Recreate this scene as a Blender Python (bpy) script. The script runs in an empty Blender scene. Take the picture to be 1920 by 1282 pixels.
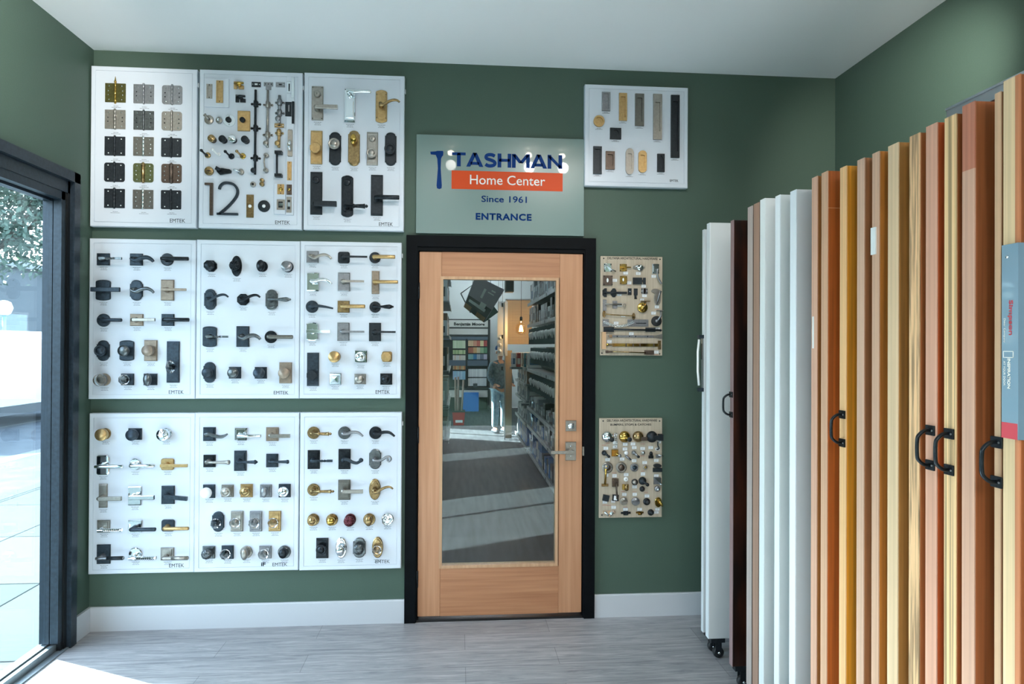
import bpy, math, random
from mathutils import Vector, Matrix
random.seed(7)
C = bpy.context.scene.collection
sc = bpy.context.scene
PI = math.pi

# ---------------------------------------------------------------- camera
F, YAW, PITCH, ROLL = 1254.33, 0.0799, 0.0058, 0.0050
CAM = Vector((1.9473, -3.7272, 1.5233))
_f = Vector((math.sin(YAW)*math.cos(PITCH), math.cos(YAW)*math.cos(PITCH), math.sin(PITCH)))
_r = Vector((math.cos(YAW), -math.sin(YAW), 0)); _u = _r.cross(_f)
_R = _r*math.cos(ROLL) + _u*math.sin(ROLL); _U = -_r*math.sin(ROLL) + _u*math.cos(ROLL)
cd = bpy.data.cameras.new('camera'); cam = bpy.data.objects.new('camera', cd); C.objects.link(cam)
m3 = Matrix((_R, _U, -_f)).transposed()
cam.matrix_world = Matrix.Translation(CAM) @ m3.to_4x4()
cd.sensor_width = 36.0; cd.lens = F/1920*36; cd.clip_start = .05; cd.clip_end = 500
sc.camera = cam
def ray(px, py): return _f + _R*((px-960)/F) - _U*((py-641)/F)
def on_y(px, py, y):
    d = ray(px, py); return CAM + d*((y-CAM.y)/d.y)
def on_x(px, py, x):
    d = ray(px, py); return CAM + d*((x-CAM.x)/d.x)
def on_z(px, py, z):
    d = ray(px, py); return CAM + d*((z-CAM.z)/d.z)

# ---------------------------------------------------------------- view, sky, sun
sc.view_settings.view_transform = 'Standard'; sc.view_settings.look = 'None'
sc.view_settings.exposure = 1.92; sc.view_settings.gamma = 1.0
sc.view_settings.use_curve_mapping = False
cy = sc.cycles
cy.use_denoising = True; cy.max_bounces = 12; cy.diffuse_bounces = 7; cy.glossy_bounces = 5
cy.transparent_max_bounces = 16; cy.transmission_bounces = 6
cy.sample_clamp_indirect = 6.0; cy.caustics_reflective = False; cy.caustics_refractive = False
w = bpy.data.worlds.new('sky'); sc.world = w; w.use_nodes = True
nt = w.node_tree; bg = nt.nodes['Background']
sky = nt.nodes.new('ShaderNodeTexSky'); sky.sky_type = 'NISHITA'; sky.sun_disc = False
sky.sun_elevation = math.radians(33); sky.sun_rotation = math.radians(-60); sky.air_density = 1.0; sky.dust_density = 2.0
tint = nt.nodes.new('ShaderNodeMixRGB'); tint.blend_type = 'MIX'; tint.inputs[0].default_value = .55
tint.inputs[2].default_value = (1.10, 1.0, 1.06, 1)
sc_ = nt.nodes.new('ShaderNodeMixRGB'); sc_.blend_type = 'MULTIPLY'; sc_.inputs[0].default_value = 1; sc_.inputs[2].default_value = (.25, .25, .25, 1)
nt.links.new(sky.outputs[0], sc_.inputs[1]); nt.links.new(sc_.outputs[0], tint.inputs[1]); nt.links.new(tint.outputs[0], bg.inputs[0])
bg.inputs[1].default_value = 3.2
def light(name, kind, loc, energy, col=(1, 1, 1), **k):
    l = bpy.data.lights.new(name, kind); l.energy = energy; l.color = col
    for a, b in k.items(): setattr(l, a, b)
    o = bpy.data.objects.new(name, l); o.location = loc; C.objects.link(o); return o
# the sun stands to the left, a little behind the back wall; it comes in through the left windows
sd = Vector((1.0, -0.49, 0)).normalized()*math.cos(math.radians(33)) + Vector((0, 0, -math.sin(math.radians(33))))
sun = light('sun', 'SUN', (-10, 5, 10), 22.0, (1.0, .95, .91), angle=math.radians(.6))
sun.rotation_euler = sd.to_track_quat('-Z', 'Y').to_euler()

# ---------------------------------------------------------------- helpers
def lin(h):
    h = h.lstrip('#'); v = [int(h[i:i+2], 16)/255 for i in (0, 2, 4)]
    return tuple(x/12.92 if x <= .04045 else ((x+.055)/1.055)**2.4 for x in v) + (1,)
MATS = {}
def mat(name, col='#888888', rough=.5, metal=0., **k):
    if name in MATS: return MATS[name]
    m = bpy.data.materials.new(name); m.use_nodes = True; b = m.node_tree.nodes['Principled BSDF']
    b.inputs['Base Color'].default_value = lin(col); b.inputs['Roughness'].default_value = rough; b.inputs['Metallic'].default_value = metal
    for a, v in k.items():
        if a == 'trans': b.inputs['Transmission Weight'].default_value = v
        elif a == 'ior': b.inputs['IOR'].default_value = v
        elif a == 'emit': b.inputs['Emission Color'].default_value = lin(v)
        elif a == 'es': b.inputs['Emission Strength'].default_value = v
        elif a == 'coat': b.inputs['Coat Weight'].default_value = v
        elif a == 'spec': b.inputs['Specular IOR Level'].default_value = v
        elif a == 'alpha': b.inputs['Alpha'].default_value = v
    MATS[name] = m; return m
def noisy(m, c1, c2, scale=(1, 1, 1), nscale=8, detail=6, lo=.35, hi=.65, bump=0., coord='Position', rough_n=None):
    """noise between two colours, stretched by scale"""
    n = m.node_tree.nodes; L = m.node_tree.links; b = n['Principled BSDF']
    if coord == 'Position':
        g = n.new('ShaderNodeNewGeometry').outputs['Position']
    else: g = n.new('ShaderNodeTexCoord').outputs[coord]
    mp = n.new('ShaderNodeMapping'); mp.inputs['Scale'].default_value = scale; L.new(g, mp.inputs[0])
    t = n.new('ShaderNodeTexNoise'); t.inputs['Scale'].default_value = nscale; t.inputs['Detail'].default_value = detail
    L.new(mp.outputs[0], t.inputs['Vector'])
    r = n.new('ShaderNodeValToRGB'); r.color_ramp.elements[0].position = lo; r.color_ramp.elements[1].position = hi
    r.color_ramp.elements[0].color = lin(c1); r.color_ramp.elements[1].color = lin(c2)
    L.new(t.outputs[0], r.inputs[0]); L.new(r.outputs[0], b.inputs['Base Color'])
    if bump:
        bp = n.new('ShaderNodeBump'); bp.inputs['Strength'].default_value = bump; bp.inputs['Distance'].default_value = .002
        L.new(t.outputs[0], bp.inputs['Height']); L.new(bp.outputs[0], b.inputs['Normal'])
    return m
def wood(name, c1, c2, rough=.45, s=(40, 40, 1.2), lo=.3, hi=.7, **k):
    if name in MATS: return MATS[name]
    m = mat(name, c1, rough, **k); return noisy(m, c1, c2, s, 1.6, 7, lo, hi, .08, 'Object')
def brushed(name, c1, c2, rough, metal=.85, ns=90):
    if name in MATS: return MATS[name]
    m = mat(name, c1, rough, metal); return noisy(m, c1, c2, (1, 1, 1), ns, 4, .35, .7, .15)
def pane(name, tintc='#f4fbfa', rough=0.):
    if name in MATS: return MATS[name]
    m = bpy.data.materials.new(name); m.use_nodes = True; n = m.node_tree.nodes; L = m.node_tree.links; n.clear()
    o = n.new('ShaderNodeOutputMaterial'); mx = n.new('ShaderNodeMixShader'); fr = n.new('ShaderNodeFresnel'); fr.inputs[0].default_value = 1.5
    t = n.new('ShaderNodeBsdfTransparent'); t.inputs[0].default_value = lin(tintc)
    g = n.new('ShaderNodeBsdfGlossy'); g.inputs['Roughness'].default_value = rough
    ge = n.new('ShaderNodeNewGeometry'); io = n.new('ShaderNodeMapRange'); io.inputs['To Min'].default_value = 1.5; io.inputs['To Max'].default_value = 1/1.5   # thin pane: same reflectance from both sides
    L.new(ge.outputs['Backfacing'], io.inputs['Value']); L.new(io.outputs[0], fr.inputs[0])
    L.new(fr.outputs[0], mx.inputs[0]); L.new(t.outputs[0], mx.inputs[1]); L.new(g.outputs[0], mx.inputs[2]); L.new(mx.outputs[0], o.inputs[0])
    MATS[name] = m; return m

class MB:
    def __init__(s): s.v = []; s.f = []; s.sm = []
    def add(s, vs, fs, smooth=False):
        o = len(s.v); s.v += [tuple(v) for v in vs]; s.f += [tuple(i+o for i in f) for f in fs]; s.sm += [smooth]*len(fs); return s
    def box(s, a, b, bev=0):
        x0, x1 = sorted((a[0], b[0])); y0, y1 = sorted((a[1], b[1])); z0, z1 = sorted((a[2], b[2]))
        if bev:
            e = bev
            def ring(z, i): return [(x0+i, y0+e*1.0+0, z)]
            vs = []
            for (z, i) in ((z0, e), (z0+e, 0), (z1-e, 0), (z1, e)):
                for (cx, cy_, sx, sy) in ((x0+i, y0+i, 1, 1), (x1-i, y0+i, -1, 1), (x1-i, y1-i, -1, -1), (x0+i, y1-i, 1, -1)):
                    if sx*sy > 0: vs += [(cx, cy_+sy*e, z), (cx+sx*e, cy_, z)]
                    else: vs += [(cx+sx*e, cy_, z), (cx, cy_+sy*e, z)]
            fs = []
            for r in range(3):
                for j in range(8): fs.append((r*8+j, r*8+(j+1) % 8, (r+1)*8+(j+1) % 8, (r+1)*8+j))
            fs.append(tuple(range(7, -1, -1))); fs.append(tuple(range(24, 32)))
            return s.add(vs, fs)
        vs = [(x0, y0, z0), (x1, y0, z0), (x1, y1, z0), (x0, y1, z0), (x0, y0, z1), (x1, y0, z1), (x1, y1, z1), (x0, y1, z1)]
        return s.add(vs, [(0, 3, 2, 1), (4, 5, 6, 7), (0, 1, 5, 4), (1, 2, 6, 5), (2, 3, 7, 6), (3, 0, 4, 7)])
    def plate(s, pts, y0, y1, bev=0., inset=.9, holes=None):
        """outline pts (x,z) ccw seen from the front, from y0 (back) to y1 (front, towards -y)"""
        n = len(pts); cx = sum(p[0] for p in pts)/n; cz = sum(p[1] for p in pts)/n
        rings = [[(p[0], y0, p[1]) for p in pts]]
        if bev:
            rings.append([(p[0], y1+bev, p[1]) for p in pts])
            rings.append([(cx+(p[0]-cx)*inset, y1, cz+(p[1]-cz)*inset) for p in pts])
        else: rings.append([(p[0], y1, p[1]) for p in pts])
        vs = [v for r in rings for v in r]; fs = []
        for r in range(len(rings)-1):
            for j in range(n): fs.append((r*n+j, r*n+(j+1) % n, (r+1)*n+(j+1) % n, (r+1)*n+j))
        k = (len(rings)-1)*n; fs.append(tuple(range(k, k+n)))
        fs.append(tuple(range(n-1, -1, -1)))
        return s.add(vs, fs)
    def recess(s, po, pi, y0, y1, depth):
        """plate with a sunk pocket: outer outline po, inner outline pi (same count)"""
        n = len(po)
        rings = [[(p[0], y0, p[1]) for p in po], [(p[0], y1, p[1]) for p in po], [(p[0], y1, p[1]) for p in pi], [(p[0], y1+depth, p[1]) for p in pi]]
        vs = [v for r in rings for v in r]; fs = []
        for r in range(3):
            for j in range(n): fs.append((r*n+j, r*n+(j+1) % n, (r+1)*n+(j+1) % n, (r+1)*n+j))
        fs.append(tuple(range(3*n, 4*n))); return s.add(vs, fs)
    def lathe(s, prof, c=(0, 0, 0), n=20, sx=1., sz=1., axis='-Y', smooth=True):
        """prof = [(radius, distance along axis)]"""
        vs = []; fs = []
        for (r, d) in prof:
            for j in range(n):
                a = 2*PI*j/n + (PI/n if n <= 8 else 0); u = r*math.cos(a)*sx; v = r*math.sin(a)*sz
                if axis == '-Y': p = (u, -d, v)
                elif axis == 'Z': p = (u, v, d)
                else: p = (-d if axis == '-X' else d, u, v)
                vs.append((p[0]+c[0], p[1]+c[1], p[2]+c[2]))
        for r in range(len(prof)-1):
            for j in range(n): fs.append((r*n+j, r*n+(j+1) % n, (r+1)*n+(j+1) % n, (r+1)*n+j))
        fs.append(tuple(range(n-1, -1, -1))); fs.append(tuple(range((len(prof)-1)*n, len(prof)*n)))
        if axis == 'X': fs = [f[::-1] for f in fs]
        return s.add(vs, fs, smooth and n > 8)
    def tube(s, pts, rad, n=10, flat=1., square=False, up=(0, 1, 0), smooth=None):
        """sweep; rad number or list; flat = thickness along 'up' relative to width"""
        P = [Vector(p) for p in pts]; k = len(P)
        R = rad if isinstance(rad, (list, tuple)) else [rad]*k
        prof = [(math.cos(2*PI*j/n), math.sin(2*PI*j/n)) for j in range(n)]
        if square: prof = [(1, .8), (.8, 1), (-.8, 1), (-1, .8), (-1, -.8), (-.8, -1), (.8, -1), (1, -.8)]
        n = len(prof); vs = []; fs = []; upv = Vector(up)
        prev = None
        for i in range(k):
            t = (P[min(i+1, k-1)]-P[max(i-1, 0)]).normalized()
            b = upv - t*upv.dot(t)
            if b.length < .2: b = prev if prev is not None else Vector((1, 0, 0))-t*t.x
            b.normalize(); prev = b; a = t.cross(b)
            for (x, y) in prof: vs.append(P[i] + a*(x*R[i]) + b*(y*R[i]*flat))
        for r in range(k-1):
            for j in range(n): fs.append((r*n+j, r*n+(j+1) % n, (r+1)*n+(j+1) % n, (r+1)*n+j))
        fs.append(tuple(range(n-1, -1, -1))); fs.append(tuple(range((k-1)*n, k*n)))
        return s.add(vs, fs, (not square) if smooth is None else smooth)
    def obj(s, name, m, parent=None, loc=(0, 0, 0), rot=(0, 0, 0)):
        me = bpy.data.meshes.new(name); me.from_pydata(s.v, [], s.f); me.update()
        for p, q in zip(me.polygons, s.sm): p.use_smooth = q
        import bmesh
        bm = bmesh.new(); bm.from_mesh(me); bmesh.ops.recalc_face_normals(bm, faces=bm.faces); bm.to_mesh(me); bm.free()
        if m is not None: me.materials.append(m)
        o = bpy.data.objects.new(name, me); C.objects.link(o); o.location = loc; o.rotation_euler = rot
        if parent is not None: o.parent = parent
        return o
def tag(o, label=None, cat=None, group=None, kind=None):
    for k, v in (('label', label), ('category', cat), ('group', group), ('kind', kind)):
        if v: o[k] = v
    return o
def empty(name, loc, label=None, cat=None, group=None, kind=None, rot=(0, 0, 0)):
    o = bpy.data.objects.new(name, None); o.empty_display_size = .02; C.objects.link(o); o.location = loc; o.rotation_euler = rot
    return tag(o, label, cat, group, kind)
def struct(name, mb, m, **k): return tag(mb.obj(name, m, **k), kind='structure')
def smoothpath(pts, n=6):
    P = [Vector(p) for p in pts]; out = []
    for i in range(len(P)-1):
        a = P[max(i-1, 0)]; b = P[i]; c = P[i+1]; d = P[min(i+2, len(P)-1)]
        for j in range(n):
            t = j/n; out.append(.5*((2*b)+(c-a)*t+(2*a-5*b+4*c-d)*t*t+(3*b-a-3*c+d)*t**3))
    out.append(P[-1]); return out
_tx = {}
def text_mesh(s, bold=0., space=1.):
    key = (s, bold, space)
    if key in _tx: return _tx[key]
    c = bpy.data.curves.new('lettering', 'FONT'); c.body = s; c.size = 1; c.offset = bold; c.extrude = .0; c.space_character = space; c.resolution_u = 3
    o = bpy.data.objects.new('lettering', c); C.objects.link(o); bpy.context.view_layer.update()
    dg = bpy.context.evaluated_depsgraph_get(); me = bpy.data.meshes.new_from_object(o.evaluated_get(dg))
    bpy.data.objects.remove(o); bpy.data.curves.remove(c)
    xs = [v.co.x for v in me.vertices]; ys = [v.co.y for v in me.vertices]
    x0, x1, y0, y1 = min(xs), max(xs), min(ys), max(ys)
    for v in me.vertices: v.co = ((v.co.x-(x0+x1)/2)/(x1-x0), 0, (v.co.y-(y0+y1)/2)/(y1-y0))
    me.materials.clear(); _tx[key] = me; return me
def text(s, cx, cz, w_, h_, y, m, parent=None, bold=0., thick=.0006, space=1., name='lettering', rot=(0, 0, 0)):
    """text filling the box w_ x h_ around (cx, cz), in plane y, facing -y, with a little real thickness"""
    me0 = text_mesh(s, bold, space); me = me0.copy(); 
    for v in me.vertices: v.co = (v.co.x*w_, 0, v.co.z*h_)
    me.materials.append(m); o = bpy.data.objects.new(name, me); C.objects.link(o); o.location = (cx, y, cz); o.rotation_euler = rot
    if thick:
        md = o.modifiers.new('thickness', 'SOLIDIFY'); md.thickness = thick; md.offset = 0
    if parent is not None: o.parent = parent
    return o

# ---------------------------------------------------------------- materials
green = noisy(mat('sage_green_wall_paint', '#5a6b5e', .55, spec=.35), '#465a4f', '#4a5e52', (1, 1, 1), 220, 3, .3, .7, .25)
white_paint = mat('white_wall_paint', '#e4e6e6', .6)
ceil_m = mat('white_ceiling_paint', '#f4f5f5', .7)
base_m = mat('white_trim_paint', '#c2c6ca', .35)
black_frame = noisy(mat('black_door_frame_paint', '#0d1216', .55, spec=.1), '#04070a', '#080c10', (1, 1, 1), 30)
alu_dark = noisy(mat('dark_bronze_anodised_frame', '#27323b', .38, .3), '#232e37', '#2d3944', (1, 1, 1), 60)
alu = mat('bare_aluminium', '#b9bec2', .3, .9)
board_m = mat('white_display_board', '#d4dbe4', .35)
ink = mat('black_ink', '#1e242a', .6)
def floor_mat():
    m = mat('grey_oak_plank_floor', '#8f9294', .42); n = m.node_tree.nodes; L = m.node_tree.links; b = n['Principled BSDF']
    g = n.new('ShaderNodeNewGeometry'); br = n.new('ShaderNodeTexBrick'); br.inputs['Scale'].default_value = 1
    br.inputs['Brick Width'].default_value = 1.22; br.inputs['Row Height'].default_value = .18; br.inputs['Mortar Size'].default_value = .0016
    br.inputs['Mortar Smooth'].default_value = .3; br.offset = .37
    br.inputs['Color1'].default_value = (.45, .45, .45, 1); br.inputs['Color2'].default_value = (.62, .62, .62, 1); br.inputs['Mortar'].default_value = (.12, .12, .12, 1)
    L.new(g.outputs['Position'], br.inputs['Vector'])
    mp = n.new('ShaderNodeMapping'); mp.inputs['Scale'].default_value = (1.6, 22, 1); L.new(g.outputs['Position'], mp.inputs[0])
    t = n.new('ShaderNodeTexNoise'); t.inputs['Scale'].default_value = 2.2; t.inputs['Detail'].default_value = 9; t.inputs['Roughness'].default_value = .7; t.inputs['Distortion'].default_value = 1.2
    L.new(mp.outputs[0], t.inputs['Vector'])
    r = n.new('ShaderNodeValToRGB'); r.color_ramp.elements[0].position = .28; r.color_ramp.elements[1].position = .72
    r.color_ramp.elements[0].color = lin('#73767b'); r.color_ramp.elements[1].color = lin('#c5c3c3'); L.new(t.outputs[0], r.inputs[0])
    mx = n.new('ShaderNodeMixRGB'); mx.blend_type = 'MULTIPLY'; mx.inputs[0].default_value = 1
    mul = n.new('ShaderNodeMixRGB'); mul.blend_type = 'ADD'; mul.inputs[0].default_value = 1; mul.inputs[2].default_value = (.4, .4, .4, 1)
    L.new(br.outputs[0], mul.inputs[1]); L.new(mul.outputs[0], mx.inputs[2]); L.new(r.outputs[0], mx.inputs[1]); L.new(mx.outputs[0], b.inputs['Base Color'])
    bp = n.new('ShaderNodeBump'); bp.inputs['Strength'].default_value = .15; bp.inputs['Distance'].default_value = .002
    L.new(t.outputs[0], bp.inputs['Height']); L.new(bp.outputs[0], b.inputs['Normal']); return m
floor_m = floor_mat()
shopfloor_m = noisy(mat('dark_vinyl_plank_floor', '#4a4e55', .6, spec=.2), '#202329', '#3c4046', (14, 1.0, 1), 1.5, 8, .3, .7, .05)
clear = pane('clear_glass'); tinted = pane('lightly_tinted_window_glass', '#d3e2e6')
# hardware finishes
M = dict(
 black=brushed('flat_black_finish', '#20262b', '#2b3238', .42, .5),
 iron=brushed('blackened_bronze_finish', '#2c363e', '#3b4650', .42, .6),
 dark=brushed('oil_rubbed_bronze_finish', '#23282d', '#34393d', .3, .8),
 pewter=brushed('pewter_finish', '#5d6264', '#74797a', .3, .9),
 nickel=brushed('satin_nickel_finish', '#99958e', '#a8a49c', .32, .85),
 grey=brushed('brushed_steel_finish', '#86888c', '#96989b', .35, .8),
 chrome=mat('polished_chrome', '#e6ecee', .06, 1.),
 taupe=brushed('light_bronze_finish', '#8b7c6d', '#9b8c7b', .45, .55),
 bronze=brushed('brown_bronze_finish', '#574b43', '#67594f', .38, .7),
 brass=brushed('satin_brass_finish', '#b39463', '#c4a573', .34, .8),
 gold=mat('polished_brass', '#c9a455', .12, 1.),
 antique=brushed('antique_brass_finish', '#8a7350', '#b0966a', .25, .9),
 french=brushed('french_antique_finish', '#5a5730', '#6b683c', .35, .7),
 olive=brushed('olive_brass_finish', '#5b6242', '#6e7652', .33, .7),
 greybrown=brushed('grey_pewter_finish', '#6b6a64', '#77766f', .35, .7),
 wine=brushed('wine_copper_finish', '#4a2228', '#8a5058', .3, .9, 160),
 white=mat('white_porcelain', '#eef0f0', .15),
 crystal=mat('clear_crystal', '#ffffff', .02, 0, trans=1., ior=1.5),
 clearp=mat('smoked_clear_plastic', '#dfe8ee', .2, spec=.6),
 rubber=mat('black_rubber', '#14171a', .6),
 redw=mat('red_wood', '#8a3a22', .5),
)

# ================================================================ THE ROOM
W, H, T = 4.128, 3.09, .13
DL, DR, DT = 1.6593, 2.7151, 2.13            # outer edges of the black door frame
YF = -9.0                                     # front of the showroom, behind the camera
SH, SX, SY = 3.45, 6.2, 12.75                 # the shop beyond: ceiling, right side, far wall
def S(name, a, b, m): return struct(name, MB().box(a, b), m)
S('floor', (-.02, YF, -.12), (W+.12, .02, 0), floor_m)
S('floor_shop', (-.02, .02, -.12), (SX, SY, -.0005), shopfloor_m)
S('ceiling', (-.2, YF-.2, H), (W+.15, 0, H+.1), ceil_m)
S('ceiling_shop', (-.2, T, SH), (SX, SY, SH+.1), ceil_m)
mb = MB(); ox0, ox1, oz = 1.715, 2.655, 2.07    # rough opening of the door
mb.box((-.13, 0, 0), (ox0, T, SH)).box((ox1, 0, 0), (SX, T, SH)).box((ox0, 0, oz), (ox1, T, SH)); struct('wall_back', mb, green)
S('wall_right', (W, YF, 0), (W+.13, 0, H), green)
mb = MB()                                      # left wall with its window openings; street side of the shop further on
WT = 2.335
for (a, b) in ((-.20, 0), (-4.10, -1.98), (-6.2, -4.85), (YF, -8.3)): mb.box((-.13, a, 0), (0, b, H))
mb.box((-.13, -1.98, WT), (0, -.20, H)).box((-.13, -4.85, WT), (0, -4.10, H)).box((-.13, -8.3, WT), (0, -6.2, H))
struct('wall_left', mb, green)
mb = MB()
for (a, b) in ((T, 2.0), (2.05, 8.2), (9.6, SY)): mb.box((-.13, a, 0), (0, b, SH))
mb.box((-.13, 2.0, 2.4), (0, 2.05, SH)).box((-.13, 8.2, 2.5), (0, 9.6, SH)); struct('wall_shop_left', mb, white_paint)
S('wall_shop_far', (-.13, SY, 0), (SX, SY+.13, SH), white_paint)
S('wall_shop_right', (SX, 0, 0), (SX+.13, SY, SH), white_paint)
S('wall_front', (-.13, YF-.13, 0), (W+.13, YF, H), green)
# baseboards
bb = .1275
def baseboard(name, a, b, yf=-.014):
    m = MB(); m.add([(a, 0, 0), (b, 0, 0), (b, yf, 0), (a, yf, 0), (a, 0, bb), (b, 0, bb), (b, yf+.004, bb), (a, yf+.004, bb), (a, yf, bb-.006), (b, yf, bb-.006)],
        [(0, 1, 2, 3), (4, 5, 6, 7), (3, 2, 9, 8), (8, 9, 6, 7), (0, 4, 7, 8, 3), (1, 2, 9, 6, 5), (0, 1, 5, 4)]); return struct(name, m, base_m)
baseboard('baseboard_back', 0, DL); baseboard('baseboard_back_right', DR, W)
m = MB().box((0, -.155, 0), (.014, -.014, bb)); struct('baseboard_left', m, base_m)
m = MB().box((W-.014, YF, 0), (W, -.014, bb)); struct('baseboard_right', m, base_m)

# ---- front window in the left wall
win = empty('window_1', (0, -1.05, 0), kind='structure')
def wp(name, boxes, m, parent=None):
    mb = MB()
    for a, b in boxes: mb.box((a[0], a[1]+1.05, a[2]), (b[0], b[1]+1.05, b[2]))
    return mb.obj(name, m, parent or win)
wp('casing', [((0, -.205, 0), (.022, -.155, 2.385)), ((0, -2.04, 2.335), (.022, -.155, 2.385)), ((0, -2.04, 0), (.022, -1.98, 2.335))], alu_dark)
wp('jamb_channel', [((-.10, -.225, 0), (0, -.20, 2.335)), ((-.10, -.235, 2.0-2.0), (-.075, -.2, 2.335)), ((-.025, -.245, 0), (-.005, -.2, 2.335))], mat('black_channel', '#0c1013', .4))
wp('jamb', [((-.042, -.27, .05), (-.004, -.24, 2.30)), ((-.092, -.27, .05), (-.046, -.24, 2.30)), ((-.048, -.262, .05), (-.040, -.24, 2.30))], alu_dark)
wp('head', [((-.10, -1.98, 2.275), (0, -.20, 2.335)), ((-.042, -1.98, 2.235), (-.004, -.24, 2.275)), ((-.092, -1.98, 2.225), (-.05, -.24, 2.275))], alu_dark)
wp('sill_track', [((-.10, -1.98, 0), (-.056, -.20, .045)), ((-.05, -1.98, 0), (-.028, -.20, .038)), ((-.02, -1.98, 0), (.012, -.20, .006)), ((-.1, -1.98, -.02), (0, -.2, .003))], mat('weathered_aluminium_track', '#8d999f', .4, .4))
wp('stile', [((-.07, -1.285, .04), (-.045, -1.235, 2.25))], alu_dark)
wp('glass', [((-.066, -1.98, .04), (-.060, -.26, 2.26))], tinted)
for k, (a, b) in enumerate(((-4.85, -4.10), (-8.3, -6.2))):
    o = empty('window_%d' % (k+2), (0, (a+b)/2, 0), kind='structure'); c = (a+b)/2
    mb = MB()
    for (p, q, r, s_) in ((a-c, a-c+.05, 0, WT), (b-c-.05, b-c, 0, WT), (a-c, b-c, 0, .06), (a-c, b-c, WT-.06, WT)): mb.box((-.09, p, r), (-.02, q, s_))
    mb.obj('window_frame', alu_dark, o); MB().box((-.066, a-c+.05, .05), (-.06, b-c-.05, WT-.05)).obj('glass', tinted, o)
o = empty('window_4', (0, 8.9, 0), kind='structure'); mb = MB()
for (p, q, r, s_) in ((-.7, -.65, 0, 2.5), (.65, .7, 0, 2.5), (-.7, .7, 2.44, 2.5), (-.03, .03, 0, 2.5)): mb.box((-.09, p, r), (-.02, q, s_))
mb.obj('window_frame', alu_dark, o); MB().box((-.066, -.65, .0), (-.06, .65, 2.45)).obj('glass', clear, o)

# ---- black door frame and the glazed wooden door
dr = empty('door_1', ((DL+DR)/2, 0, 0), kind='structure'); dx = (DL+DR)/2
mb = MB(); jx = .060
hw_ = (DR-DL)/2
mb.box((-hw_, -.022, 0), (-hw_+jx, 0, DT)).box((hw_-jx, -.022, 0), (hw_, 0, DT)).box((-hw_+jx, -.022, DT-.062), (hw_-jx, 0, DT))
mb.obj('door_frame', black_frame, dr)
mb = MB()   # jamb lining, stepped
mb.box((-hw_+.048, -.012, 0), (-.462, T, 2.068)).box((.462, -.012, 0), (hw_-.048, T, 2.068)).box((-.462, -.012, 2.046), (.462, T, 2.068))
mb.box((-.462, .044, 0), (-.450, .06, 2.05)).box((.450, .044, 0), (.462, .06, 2.05))
mb.obj('jamb', black_frame, dr)
MB().box((-.46, -.01, 0), (.46, T, .012)).obj('threshold', mat('black_threshold', '#0a0c0e', .4), dr)
dwood = wood('light_fir_door_stain', '#b07c58', '#c5926e', .42, (30, 30, 1.0))
dwood_h = wood('light_fir_rail_stain', '#a26c4a', '#bb8661', .42, (1.0, 30, 34))
x0, x1, z0, z1 = -.457, .457, .028, 2.043; y0_, y1_ = -.001, .043
gx0, gx1, gz0, gz1 = 1.862-dx, 2.493-dx, .307, 1.891
sx0, sx1 = on_y(825, 1120, 0).x-dx, on_y(1046.7, 1120, 0).x-dx
slab = empty('door_slab', (0, 0, 0)); slab.parent = dr
MB().box((x0, y0_, z0), (sx0, y1_, z1), .002).obj('stile', dwood, slab)
MB().box((sx1, y0_, z0), (x1, y1_, z1), .002).obj('stile', dwood, slab)
MB().box((sx0+.0005, y0_, z0), (sx1-.0005, y1_, gz0-.016)).obj('bottom_rail', dwood_h, slab)
MB().box((sx0+.0005, y0_, gz1+.016), (sx1-.0005, y1_, z1)).obj('top_rail', dwood_h, slab)
mb = MB(); e = .016
for (a, b, c_, d_) in ((gx0-e, gx0, gz0-e, gz1+e), (gx1, gx1+e, gz0-e, gz1+e)): mb.add([(a, y0_-.004, c_), (b, y0_-.004, c_), (b, y0_-.004, d_), (a, y0_-.004, d_), (a, y1_, c_), (b, y1_, c_), (b, y1_, d_), (a, y1_, d_)], [(0, 1, 2, 3), (4, 7, 6, 5), (0, 4, 5, 1), (1, 5, 6, 2), (2, 6, 7, 3), (3, 7, 4, 0)])
for (c_, d_) in ((gz0-e, gz0), (gz1, gz1+e)): mb.box((gx0, y0_-.004, c_), (gx1, y1_, d_))
mb.obj('glazing_bead', wood('fir_bead_stain', '#b48b68', '#c79f7b', .4), slab)
MB().box((gx0, .018, gz0), (gx1, .024, gz1)).obj('glass', clear, slab)
for zz in (545, 815, 1085):
    z = on_y(783, zz, 0).z
    MB().lathe([(.006, 0), (.006, .09)], (-.4595, -.006, z-.045), 10, axis='Z').obj('hinge', M['dark'], slab)
def dpx(px, py): p = on_y(px, py, -.005); return p.x-dx, p.z
cx_, cz_ = dpx(1070.5, 798); pl = [(-.030, -.030), (.030, -.030), (.030, .030), (-.030, .030)]
db = MB().plate([(cx_+a, cz_+b) for a, b in pl], -.001, -.012, .003, .93).obj('deadbolt_plate', M['nickel'], slab)
MB().lathe([(.019, .011), (.019, .022), (.016, .025)], (cx_, 0, cz_), 20).lathe([(.008, .024), (.007, .027)], (cx_, 0, cz_-.003), 12).obj('lock_cylinder', M['chrome'], db)
cx_, cz_ = dpx(1070, 845.5)
rp = MB().plate([(cx_+a, cz_+b) for a, b in ((-.030, -.052), (.030, -.052), (.030, .052), (-.030, .052))], -.001, -.012, .003, .95).obj('lever_plate', M['nickel'], slab)
lv = MB().lathe([(.013, .01), (.012, .045)], (cx_, 0, cz_), 16).tube([(cx_+.012, -.05, cz_), (cx_-.118, -.05, cz_)], .0085, square=True, flat=.9).obj('lever_handle', M['nickel'], rp)
MB().lathe([(.004, .011), (.0035, .014)], (cx_, 0, cz_+.028), 10).lathe([(.004, .011), (.0035, .014)], (cx_, 0, cz_-.026), 10).obj('screw', M['chrome'], rp)
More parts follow.
